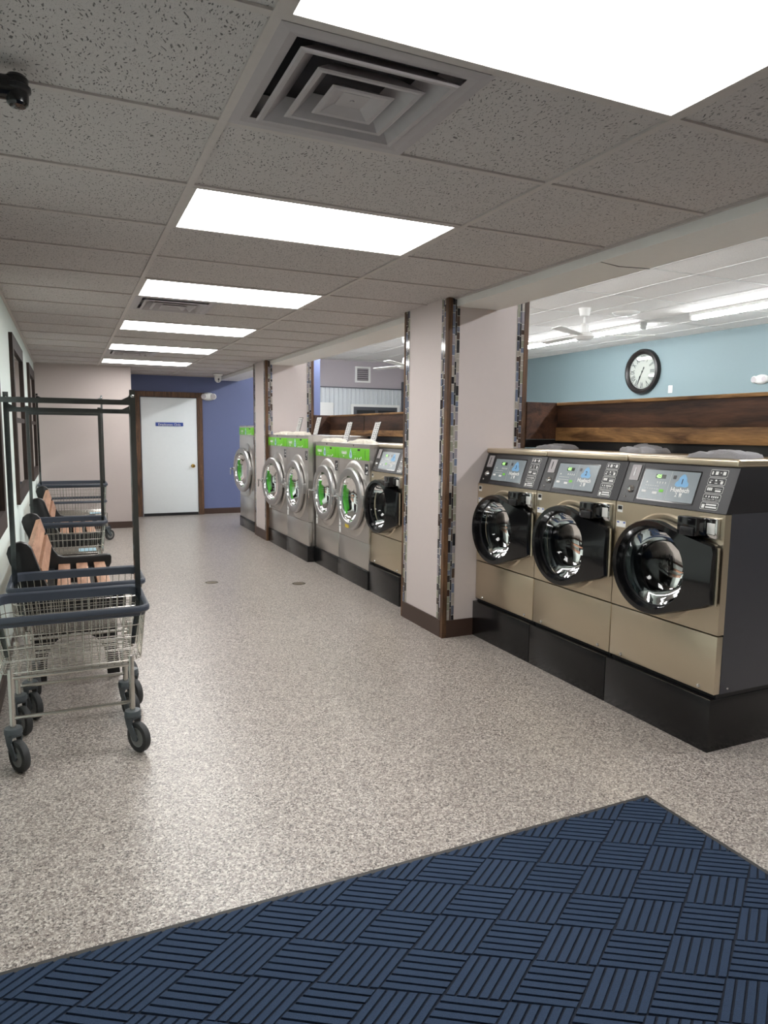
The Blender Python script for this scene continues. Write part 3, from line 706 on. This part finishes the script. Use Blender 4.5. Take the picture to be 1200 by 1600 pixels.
    MB().box((-.094, -h+.096, 1.040), (-.084, -h+.176, 1.080), .004).build('latch_flap', M['blacksat'], lo_)
    # drum behind the glass
    MB().lathe([(.225, .0), (.222, .055), (.24, .06), (.24, .40), (.20, .42), (0, .42)], (0, 0, zc), 'x', 48).build('drum', M['drumdark'], t)
    MB().lathe([(.226, -.004), (.262, -.008), (.272, .0005)], (0, 0, zc), 'x', 56).build('bezel', M['steel'], t)
    MB().lathe([(.226, -.003), (.212, .01), (.212, .06), (.225, .08)], (0, 0, zc), 'x', 48).build('gasket', M['blacksat'], t)
    # door, ajar, hinged at the right
    hy, hx, th = -h+.012, -.008, math.radians(3)
    XF = Matrix.Translation((hx, hy, 0)) @ Matrix.Rotation(th, 4, 'Z') @ Matrix.Translation((-hx, -hy, 0))
    Ro, Ri, n = .242, .198, 72
    outl = []
    P1 = Vector((-h+.012, zc+.150)); P2 = Vector((-h+.012, zc-.132)); C = Vector((0.0, zc))
    def tangent(p, sgn):
        v = p-C; dist = v.length; a = math.acos(Ro/dist); b_ = math.atan2(v.y, v.x); return b_+sgn*a
    aT, aB = tangent(P1, -1), tangent(P2, 1)
    if aT < 0: aT += 2*PI
    if aB < 0: aB += 2*PI
    for k in range(n):                                               # outline point for every angle: circle, or hull to the hinge edge
        a = 2*PI*k/n; p = Vector((math.cos(a), math.sin(a)))
        if aT <= a <= aB:
            best = None
            tps = [(C+Ro*Vector((math.cos(aT), math.sin(aT))), P1), (P1, P2), (P2, C+Ro*Vector((math.cos(aB), math.sin(aB))))]
            for q0, q1 in tps:
                e = q1-q0; den = p.x*e.y-p.y*e.x
                if abs(den) < 1e-9: continue
                w = q0-C; s_ = (w.x*e.y-w.y*e.x)/den; u_ = (w.x*p.y-w.y*p.x)/den
                if s_ > 0 and -.001 <= u_ <= 1.001: best = s_ if best is None else min(best, s_)
            r = best or Ro
        else: r = Ro
        outl.append((C+p*r, C+p*Ri, r))
    dm = MB(); rings = []
    for (o_, i_, r) in outl:
        k = max(0., (r-Ro)/.12); xf_ = -.090+min(1, k)*.046
        rings.append([dm.bm.verts.new(q) for q in ((-.006, o_.x, o_.y), (xf_+.012, o_.x, o_.y), (xf_, C.x+(o_.x-C.x)*.975, C.y+(o_.y-C.y)*.975), (-.090, C.x+(i_.x-C.x)*1.07, C.y+(i_.y-C.y)*1.07), (-.046, i_.x, i_.y), (-.006, C.x+(i_.x-C.x)*.96, C.y+(i_.y-C.y)*.96))])
    for i in range(n):
        p, q = rings[i], rings[(i+1) % n]
        for k in range(6): dm.bm.faces.new((p[k], p[(k+1) % 6], q[(k+1) % 6], q[k]))
    do = dm.build('door', M['black'], t, xf=XF, angle=28)
    MB().lathe([(.197, -.050), (.188, -.030), (.176, .02), (.150, .065), (.115, .085), (.06, .094), (0, .096)], (0, 0, zc), 'x', 56).build('glass_bowl', M['glass'], do, xf=XF)
    MB().lathe([(.199, -.050), (.195, -.050), (.193, -.044), (.195, -.038)], (0, 0, zc), 'x', 56).build('inner_ring', M['blacksat'], do, xf=XF)
    MB().tube([(-.02, hy-.004, zc-.13), (-.02, hy-.004, zc+.145)], .007, 10).build('hinge', M['steel'], do)
    return t

def washer_big(X, Y0, Y1, H, zg0, zg1, zseam, zb, num, label, group, R=.31, zc=.85, ajar=3., dy=-.035, depth=.76, yellow=False):
    """tall washer with a lime green fascia and a chrome porthole"""
    W = Y1-Y0; h = W/2-.0015
    t = thing('washing_machine', (X, Y0+W/2, 0), label, 'washing machine', group)
    MB().box((-.012, -W/2+.001, 0), (depth, W/2-.001, zb), .003).build('pedestal', M['pedestal'], t)
    bo = MB().box((.051, -h, zb+.002), (depth-.01, -h+.004, H-.004)).box((.051, h-.004, zb+.002), (depth-.01, h, H-.004)).box((depth-.03, -h, zb+.002), (depth-.01, h, H-.004)).box((.02, -h+.004, H-.03), (depth-.03, h-.004, H-.004))
    bo.build('cabinet', M['steel2'], t)
    MB().box((0, -h, H-.006), (depth, h, H), .002).build('lid', M['steel2'], t)
    zf0, zf1 = zg0-.012, zg1+.008
    fp = MB(); hole_panel(fp, 0, .022, -h, h, zseam+.002, zf0, dy*.4, zc, R-.05); fp.box((0, -h, zf0), (.022, h, H-.006)); fp.box((.022, -h, zseam+.002), (.05, -h+.0012, H-.006)); fp.build('front_panel', M['steel2'], t)
    MB().box((0, -h, zb+.002), (.050, h, zseam-.002), .003).build('lower_panel', M['steel2'], t)
    fa = MB().box((-.004, -h+.004, zg0), (.001, h-.004, zg1), .001).build('fascia', M['green'], t)
    hgt = zg1-zg0; zm = (zg0+zg1)/2
    def F(u, v, d=.0052): return (-d, -u, zm+v)
    MB().text('Huebsch', .050, lambda x, y: F(-W*.30+x*.8, y+.005), bold=.0015).build('lettering', M['white'], fa, recalc=False, smooth=False)
    dp = MB(); dr = [(0, .056), (.010, .040), (.022, .018), (.034, -.010), (.038, -.028), (.030, -.044), (.014, -.050)]
    pts_ = dr+[(-x, y) for x, y in dr[::-1][:-1]]
    dp._done([dp.bm.faces.new([dp.bm.verts.new(F(-W*.075+x*1.0, y*.95, .0052)) for x, y in pts_])])
    dpo = dp.build('drop_emblem', M['paleblue'], fa, recalc=False, smooth=False)
    MB().text(num, .058, lambda x, y: F(-W*.075+x*.8, y-.012, .0062), bold=.001).build('machine_number', M['navyprint'], dpo, recalc=False, smooth=False)
    def marks(name, mat, rects):
        m = MB()
        for (u0, u1, v0, v1) in rects: m._done([m.bm.faces.new([m.bm.verts.new(F(u, v)) for u, v in ((u0, v0), (u1, v0), (u1, v1), (u0, v1))])])
        m.build(name, mat, fa, recalc=False, smooth=False)
    marks('display_window', M['ledback'], [(W*.145, W*.225, .030, .048)])
    marks('buttons', M['white'], [(W*(.06+.07*i), W*(.06+.07*i)+.020, -.052, -.036) for i in range(3)]+[(W*.245, W*.245+.02, -.042, -.024)]+[(W*(.02+.045*(i % 2)), W*(.02+.045*(i % 2))+.007, .010-.018*(i//2), .015-.018*(i//2)) for i in range(4)]+[(-W*.33, -W*.30, -.038, -.026)])
    marks('slot', M['blacksat'], [(W*.375, W*.383, -.040, .036)])
    MB().box((-.002, -.008, zf1+.008), (.001, .008, zf1+.026)).build('lock', M['black'], t)
    # information plate, upper right
    ip = MB().box((-.001, -h+.03, zf0-.125), (.0005, -h+.11, zf0-.020)).build('information_plate', M['panel'], t)
    m = MB(); rn = random.Random(num)
    for i in range(7): u = -h+.036+rn.random()*.04; v = zf0-.118+rn.random()*.085; m.box((-.0016, u, v), (-.0009, u+.018, v+.010))
    m.build('print', M['white'], ip, smooth=False)
    sk = MB().box((-.001, h-.062, zc-.385), (.0005, h-.014, zc-.235)).build('instruction_sticker', M['white'], t)
    MB().box((-.0016, h-.056, zc-.32), (-.0009, h-.020, zc-.312)).box((-.0016, h-.056, zc-.28), (-.0009, h-.03, zc-.274)).build('print', M['greyprint'], sk)
    cy = dy
    # bezel on the front: pointed-oval pressed ring
    MB().lathe([(R-.05, .004), (R-.03, -.016), (R+.012, -.016), (R+.040, -.004), (R+.048, .0008)], (0, cy*.4, zc), 'x', 64, 1., 1.06).build('bezel', M['steel2'], t)
    MB().lathe([(R-.05, -.006), (R-.075, .03), (R-.075, .10)], (0, cy*.4, zc), 'x', 64).build('gasket', M['blacksat'], t)
    MB().lathe([(R-.075, .10), (R-.02, .11), (R-.02, .50), (R-.08, .53), (0, .53)], (0, cy*.4, zc), 'x', 64).build('drum', M['drum'], t)
    hx, hy = -.01, cy-R+.02; XF = Matrix.Translation((hx, hy, 0)) @ Matrix.Rotation(math.radians(ajar), 4, 'Z') @ Matrix.Translation((-hx, -hy, 0))
    c = (0, cy, zc)
    do = MB().lathe([(R-.02, -.018), (R, -.028), (R, -.050), (R-.012, -.062), (R-.070, -.066), (R-.084, -.058), (R-.093, -.040), (R-.093, -.018), (R-.02, -.018)], c, 'x', 72).build('door', M['ringmetal'], t, xf=XF)
    MB().lathe([(R-.084, -.0585), (R-.090, -.048), (R-.094, -.022)], c, 'x', 72).build('inner_ring', M['chrome'], do, xf=XF)
    MB().lathe([(R-.096, -.040), (R-.105, .0), (R-.150, .03), (R-.18, .045), (0, .05)], c, 'x', 56).build('glass_bowl', M['glass'], do, xf=XF)
    MB().lathe([(R-.094, -.022), (R-.098, -.016), (R-.112, .030)], c, 'x', 72).build('green_collar', M['greenring'], do, xf=XF)
    hd = MB(); yy = cy+R-.012
    hd.tube([(-.060, yy-.03, zc+.005), (-.085, yy+.0, zc+.005), (-.085, yy+.060, zc+.005)], .011, 10); hd.tube([(-.085, yy+.056, zc+.015), (-.085, yy+.060, zc-.09)], .009, 10)
    hd.box((-.075, yy-.06, zc-.025), (-.055, yy-.005, zc+.03), .006); hd.build('door_handle', M['chrome'], do, xf=XF)
    hg = MB(); hg.box((-.05, cy-R-.016, zc-.06), (-.0, cy-R+.015, zc+.06), .006); hg.build('hinge', M['ringmetal'], t)
    if yellow:
        w_ = MB(); r_ = R-.04
        for a0 in range(6):
            a = math.radians(262+a0*3.4); b_ = a+math.radians(3.4)
            w_._done([w_.bm.faces.new([w_.bm.verts.new((-.0672, cy+q*math.cos(a_), zc+q*math.sin(a_))) for a_, q in ((a, r_-.016), (b_, r_-.016), (b_, r_+.016), (a, r_+.016))])])
        w_.build('warning_sticker', pm('yellow_sticker', (206, 178, 60), .5), do, xf=XF)
    return t

G3 = 'three nearest washers with charcoal panels'
washer_small(2.755, 2.228, .7045, '1', 'nearest stainless washer with charcoal panel and dark grey side, number 1', G3)
washer_small(2.755, 2.934, .711, '2', 'stainless washer with charcoal panel in the middle of the nearest three, number 2', G3)
washer_small(2.755, 3.647, .704, '3', 'stainless washer with charcoal panel beside the near pillar, number 3', G3)
washer_small(2.602, 5.305, .672, '7', 'single black panelled washer just beyond the near pillar beside green ones', 'washers between the pillars')
washer_big(2.585, 5.98, 6.79, 1.395, 1.240, 1.352, .446, .185, '9', 'first green panelled washer beyond the black panelled one, yellow sticker on door', 'washers between the pillars', yellow=True, ajar=2)
washer_big(2.585, 6.79, 7.525, 1.395, 1.240, 1.352, .446, .185, '10', 'second green panelled washer from the near pillar, left of the yellow stickered one', 'washers between the pillars', ajar=1.5, R=.302)
washer_big(2.508, 7.565, 8.415, 1.462, 1.318, 1.425, .464, .185, '12', 'green panelled washer with its bare steel side showing, third from the near pillar', 'washers between the pillars', R=.315, zc=.853, dy=-.03, ajar=1.5)
washer_big(2.508, 8.417, 9.275, 1.462, 1.318, 1.425, .464, .185, '14', 'green panelled washer next to the far pillar on its near side', 'washers between the pillars', R=.315, zc=.853, dy=-.03, ajar=8, depth=.63)
washer_big(2.510, 10.0, 11.02, 1.585, 1.445, 1.555, .495, .155, '15', 'tall green panelled washer standing alone beyond the far pillar', None, R=.335, zc=.915, dy=.0, ajar=8)

# things lying on the washers
def towel(x, y, z, w, dep, hgt, rz, mat, label, group, seed, lift=0.):
    rnd = random.Random(seed); ph = [rnd.random()*6 for _ in range(6)]
    t = MB()
    def top(u, v):
        e = min(u, 1-u, v, 1-v); ed = min(1, e*12)**.45
        hh = hgt*(.70+.14*math.sin(ph[0]+u*9+v*2)+.12*math.sin(ph[1]+v*11+u*3)+.10*math.sin(ph[4]+v*23))
        if lift and v > .55: hh += lift*(v-.55)*(u)*1.6
        wob = .010*math.sin(ph[2]+v*9), .010*math.sin(ph[3]+u*8)
        return ((u-.5)*w+wob[0]*(1 if u in (0, 1) else .3), (v-.5)*dep+wob[1], .0015+max(.004, hh)*ed)
    t.grid(22, 26, top)
    t.grid(6, 6, lambda u, v: ((u-.5)*w*.96, (v-.5)*dep*.96, .001))
    t.grid(12, 14, lambda u, v: ((u-.5)*w*.6+w*.12, (v-.46)*dep*.62, hgt*.45+hgt*.55*(min(1, min(u, 1-u, v, 1-v)*9))**.5+hgt*.15*math.sin(9*u+6*v+ph[4])+lift*.3*v))
    o = t.build('folded_towel', mat, None, xf=Matrix.Rotation(rz, 4, 'Z'), angle=180, recalc=False)
    o.location = (x, y, z); return tag(o, label, 'towel', group)
GT, WT = 'grey towels on the near washers', 'cream towels on the green washers'
towel(2.98, 2.43, 1.402, .24, .27, .035, .2, M['greytowel'], 'grey towel on the nearest washer, closest to the right edge', GT, 1)
towel(3.20, 3.19, 1.402, .20, .28, .035, -.3, M['greytowel'], 'grey towel with a raised corner on the middle of the nearest washers', GT, 2, .06)
towel(3.22, 4.05, 1.402, .20, .24, .035, .1, M['greytowel'], 'grey towel on the washer beside the near pillar', GT, 3)
towel(2.70, 6.42, 1.395, .15, .40, .040, .05, M['whitetowel'], 'cream towel on the first green washer, before the nearest price card', WT, 4)
towel(2.70, 7.24, 1.395, .15, .42, .040, .05, M['whitetowel'], 'cream towel on the second green washer, right of the second nearest price card', WT, 5)
towel(2.65, 8.36, 1.462, .16, .46, .040, .05, M['whitetowel'], 'cream towel between the two far price cards', WT, 6)
towel(2.65, 8.98, 1.462, .16, .50, .040, .05, M['whitetowel'], 'cream towel beside the farthest price card, next to the far pillar', WT, 7)
def card(x, y, z, w, hgt, label, ry=.0, lean=.0, rz=0.):
    t = thing('price_card', (x, y, z), label, 'price card', 'price cards on the washers', rz)
    sh = Matrix.Shear('YZ', 4, (0, 0)) if False else Matrix.Identity(4)
    sh[0][2] = lean; sh[1][2] = ry
    MB().box((.0015, -w/2-.006, .004), (.007, w/2+.006, hgt+.006), .001).build('frame', M['black'], t, xf=sh)
    MB().box((-.001, -w/2, .010), (.002, w/2, hgt)).build('sheet', M['card'], t, xf=sh)
    MB().box((-.02, -w/2-.01, 0), (.05, w/2+.01, .006), .002).build('foot', M['steel2'], t)
    rn = random.Random(label); m = MB()
    for r in range(9):
        for q in range(2):
            u0 = -w/2+.012+q*(w/2-.01); u1 = u0+(w/2-.026)*(.55+.45*rn.random()); v = hgt*(.08+.097*r)+.008
            m.box((-.0016, u0, v), (-.0006, u1, v+.006)); 
            if rn.random() < .55: m.box((-.0016, u0+.01, v-.010), (-.0006, u0+.022, v-.004))
    m.build('print', M['greyprint'], t, xf=sh, smooth=False)
card(2.90, 6.65, 1.395, .13, .215, 'upright white price card on the first green washer, nearest of four', -.36, .15)
card(2.90, 7.43, 1.395, .14, .22, 'upright white price card on the second green washer, second nearest of four', -.36, .15)
card(2.84, 8.30, 1.462, .15, .22, 'upright white price card before the left end of the wooden bulkhead', -.3, .15)
card(2.84, 9.06, 1.462, .15, .225, 'upright white price card with black frame against the far pillar wall', -.36, .15)
tag(MB().box((2.60, 10.05, 1.587), (2.90, 10.45, 1.614), .008).build('flat_black_box', M['blacksat']), 'flat black object lying on the tall washer beyond the far pillar', 'box')

# ------------------------------------------------------------------ laundry carts
def cart(loc, w, d, zr, zb, ztop, label, group, wheel_rot=(3.68, 3.6, 3.7, 3.6), placard=False, wheels=.5, drop=.055, lower=0):
    """wire laundry basket cart with hanging rack; origin at its centre on the floor"""
    t = thing('laundry_cart', loc, label, 'laundry cart', group)
    a, b = w/2, d/2; ab, bb = a-.045, b-.04
    # plastic bumper rim
    rm = MB()
    def rrect(A, B, z, r=.05, n=5):
        out = []
        for cx_, cy_, a0 in ((A-r, B-r, 0), (-A+r, B-r, PI/2), (-A+r, -B+r, PI), (A-r, -B+r, 3*PI/2)):
            for i in range(n+1): q = a0+PI/2*i/n; out.append((cx_+r*math.cos(q), cy_+r*math.sin(q), z))
        return out
    loops = [rrect(A, B, z) for A, B, z in ((a-.016, b-.016, zr), (a-.004, b-.004, zr+.001), (a, b, zr-.006), (a, b, zr-.022), (a-.006, b-.006, zr-.030), (a-.014, b-.014, zr-.034), (a-.018, b-.018, zr-.048), (a-.026, b-.026, zr-.046), (a-.024, b-.024, zr-.006))]
    V = [[rm.bm.verts.new(p) for p in L] for L in loops]; n = len(V[0])
    for i in range(len(V)):
        A_, B_ = V[i], V[(i+1) % len(V)]
        for k in range(n): rm.bm.faces.new((A_[k], A_[(k+1) % n], B_[(k+1) % n], B_[k]))
    rm.build('bumper_rim', M['rim'], t)
    if lower:
        f_ = (lower-zb)/(zr-zb); A_, B_ = ab+(a-.022-ab)*f_, bb+(b-.022-bb)*f_
        MB().tube(rrect(A_+.006, B_+.006, lower, .045, 4), .016, 8, closed=True).build('lower_bumper', M['rim'], t)
    # wires
    wr = MB(); zt = zr-.035; r = .0021
    def lerp(f): return (ab+(a-.022-ab)*f, bb+(b-.022-bb)*f, zb+(zt-zb)*f)
    for f in (0, .25, .5, .75):
        A, B, z = lerp(f); wr.tube(rrect(A, B, z, .045, 3), r*(1.35 if f in (0,) else 1.1), 5, closed=True)
    nx, ny = int(w/.040), int(d/.040)
    A0, B0, z0 = lerp(0); A1, B1, z1 = lerp(1)
    for i in range(nx+1):
        q = -1+2*i/nx
        for s in (-1, 1): wr.tube([(q*(A0-.02), s*B0, z0), (q*(A1-.02), s*B1, z1)], r, 4, cap=False)
        wr.tube([(q*(A0-.02), -B0, z0), (q*(A0-.02), B0, z0)], r, 4, cap=False)
    for i in range(ny+1):
        q = -1+2*i/ny
        for s in (-1, 1): wr.tube([(s*A0, q*(B0-.02), z0), (s*A1, q*(B1-.02), z1)], r, 4, cap=False)
        wr.tube([(-A0, q*(B0-.02), z0+.004), (A0, q*(B0-.02), z0+.004)], r, 4, cap=False)
    wr.build('wire_basket', M['wire'], t)
    # under frame
    lx, ly = wheels/2, b-.045
    for sx in (-1, 1):
        MB().tube([(sx*lx, -ly, zb-.012), (sx*lx, ly, zb-.012)], .010, 8).build('side_rail', M['wire'], t)
    for sy in (-1, 1):
        MB().tube([(-lx, sy*ly, .235), (lx, sy*ly, .235)], .009, 8).build('cross_bar', M['wire'], t)
        MB().tube([(-lx, sy*ly, zb-.022), (lx, sy*ly, zb-.022)], .009, 8).build('cross_bar', M['wire'], t)
    k = 0
    for sx in (-1, 1):
        for sy in (-1, 1):
            MB().tube([(sx*lx, sy*ly, .188), (sx*lx, sy*ly, zb+.02)], .0125, 12).build('leg', M['wire'], t)
            th = wheel_rot[k]; k += 1
            RZ = Matrix.Translation((sx*lx, sy*ly, 0)) @ Matrix.Rotation(th, 4, 'Z') @ Matrix.Scale(1.15, 4)
            cs = MB().lathe([(0, .170), (.030, .168), (.033, .160), (.033, .146), (.024, .140), (0, .140)], n=20, axis='z')
            for s in (-1, 1):
                cs.prism([(-.026, .142), (.026, .142), (.020, .115), (.052, .062), (.046, .050), (.026, .050), (-.012, .10)], s*.020-.0025, s*.020+.0025, 'x')
            cs.box((-.021, -.026, .136), (.021, .026, .144))
            co = cs.build('caster_fork', M['caster'], t, xf=RZ)
            c = (0, .036, .0625)
            wh = MB().lathe([(.040, -.0125), (.052, -.014), (.060, -.012), (.0625, -.006), (.0625, .006), (.060, .012), (.052, .014), (.040, .0125)], c, 'x', 32).build('wheel', M['rubber'], co, xf=RZ)
            MB().lathe([(0, -.016), (.010, -.016), (.012, -.012), (.036, -.009), (.041, -.0125), (.041, .0125), (.036, .009), (.012, .012), (.010, .016), (0, .016)], c, 'x', 32).build('hub', M['wheelhub'], co, xf=RZ)
    # hanging rack
    px = a-.032
    for s in (-1, 1):
        MB().sq((s*px, 0, zr-.05), (s*px, 0, ztop), .025).sq((s*(ab-.022), 0, zb+.015), (s*px, 0, zr-.045), .022).build('rack_upright', M['darkchrome'], t)
        MB().sq((s*px, 0, ztop-drop+.022), (s*(px-.055), 0, ztop-drop-.005), .016).build('rack_bracket', M['darkchrome'], t)
        MB().lathe([(0, -.008), (.008, -.006), (.009, 0)], (s*px, -.013, ztop-.03), 'y', 10).build('rack_bolt', M['chrome'], t)
    MB().sq((-px, 0, ztop-drop-.005), (px, 0, ztop-drop-.005), .024).build('rack_bar', M['darkchrome'], t)
    if placard:
        MB().box((a-.24, -b+.09, zb+.008), (a-.10, -b+.24, zb+.012)).build('placard', M['paleblue'], t)
    return t
CG = 'wire laundry carts along the left wall'
cart((-.012, 3.565, 0), .68, .51, .700, .440, 1.70, 'nearest wire laundry cart with blue-grey rim at the left edge', CG)
cart((.030, 4.140, 0), .68, .45, .700, .440, 1.70, 'second wire laundry cart, tucked right behind the nearest one', CG, (3.6, 3.4, 3.5, 3.6), drop=.085)
cart((-.008, 6.66, 0), .63, .45, .720, .440, 1.70, 'wire laundry cart standing between the two wooden benches', CG, (.3, .3, .9, 1.2), placard=True)
cart((.065, 10.40, 0), .86, .72, .78, .36, 1.97, 'biggest wire laundry cart, at the end wall past the benches', CG, (.3, .3, -.9, -.8), placard=True, wheels=.80, lower=.535)

# ------------------------------------------------------------------ benches
def bench(y0, y1, label):
    t = thing('bench', (0, (y0+y1)/2, 0), label, 'bench', 'benches along the left wall'); L = (y1-y0)/2
    prof = [(-.335, .80), (-.325, .833), (-.298, .855), (-.262, .862), (-.228, .850), (-.206, .822), (-.180, .735), (-.150, .640), (-.118, .560), (-.090, .522), (-.050, .508), (.05, .503), (.16, .503), (.262, .512), (.288, .508), (.298, .490), (.296, .440), (.282, .410), (.262, .398), (.245, .385),
            (.240, .20), (.250, .03), (.248, 0), (.178, 0), (.172, .12)]
    for i in range(0, 13):
        a = math.radians(10+i*160/12); prof.append((.010+.160*math.cos(a), .135+.165*math.sin(a)))
    prof += [(-.152, .12), (-.158, 0), (-.250, 0), (-.255, .05), (-.262, .30), (-.272, .55), (-.295, .68), (-.322, .745)]
    for s in (-1, 1):
        f = MB(); f.prism(prof, s*L-.028, s*L+.028, 'y', .006); eo = f.build('end_panel', M['benchblack'], t, angle=30)
    sl = []
    for (x0, x1, z) in ((-.092, -.008, .455), (.035, .118, .455), (.163, .246, .455)):
        MB().box((x0, -L+.028, z-.032), (x1, L-.028, z), .005).build('seat_slat', M['slat'], t)
    for (c, up) in (((-.205, .765), .052), ((-.163, .645), .048)):
        dirv = Vector((-.28, 0, .96)).normalized(); nv = Vector((.96, 0, .28)).normalized()
        b = MB(); b.obox((c[0], 0, c[1]), nv*.016, (0, L-.028, 0), dirv*up); b.build('back_slat', M['slat'], t)
    MB().box((-.16, -L+.028, .395), (-.12, L-.028, .425)).box((.10, -L+.028, .395), (.15, L-.028, .421)).build('support_beam', M['benchblack'], t)
bench(4.46, 5.96, 'nearer black bench with cedar slats, right behind the first two carts')
bench(7.26, 8.78, 'farther black bench with cedar slats, beyond the lone middle cart')

# ------------------------------------------------------------------ camera, world, view
f_px, yaw, pitch, roll = 1082.27, .4295, .1152, -.0105
cy, sy, cp, sp = math.cos(yaw), math.sin(yaw), math.cos(pitch), math.sin(pitch)
fw = Vector((sy*cp, cy*cp, -sp)); rt = Vector((cy, -sy, 0)); dn = fw.cross(rt)
c, s = math.cos(roll), math.sin(roll)
rt2, dn2 = c*rt+s*dn, -s*rt+c*dn
cam = bpy.data.cameras.new('camera'); co = bpy.data.objects.new('camera', cam); COL.objects.link(co)
co.matrix_world = Matrix(((rt2.x, -dn2.x, -fw.x, 0), (rt2.y, -dn2.y, -fw.y, 0), (rt2.z, -dn2.z, -fw.z, 1.5134), (0, 0, 0, 1)))
cam.sensor_fit = 'VERTICAL'; cam.sensor_height = 36; cam.sensor_width = 27; cam.lens = 36*f_px/1600; cam.clip_start = .02
S.camera = co
w = bpy.data.worlds.new('world'); S.world = w; w.use_nodes = True
w.node_tree.nodes['Background'].inputs[0].default_value = (.5, .55, .6, 1); w.node_tree.nodes['Background'].inputs[1].default_value = .2
vs = S.view_settings; vs.view_transform = 'Standard'; vs.look = 'None'; vs.gamma = 1; vs.use_curve_mapping = False; vs.exposure = 1.03
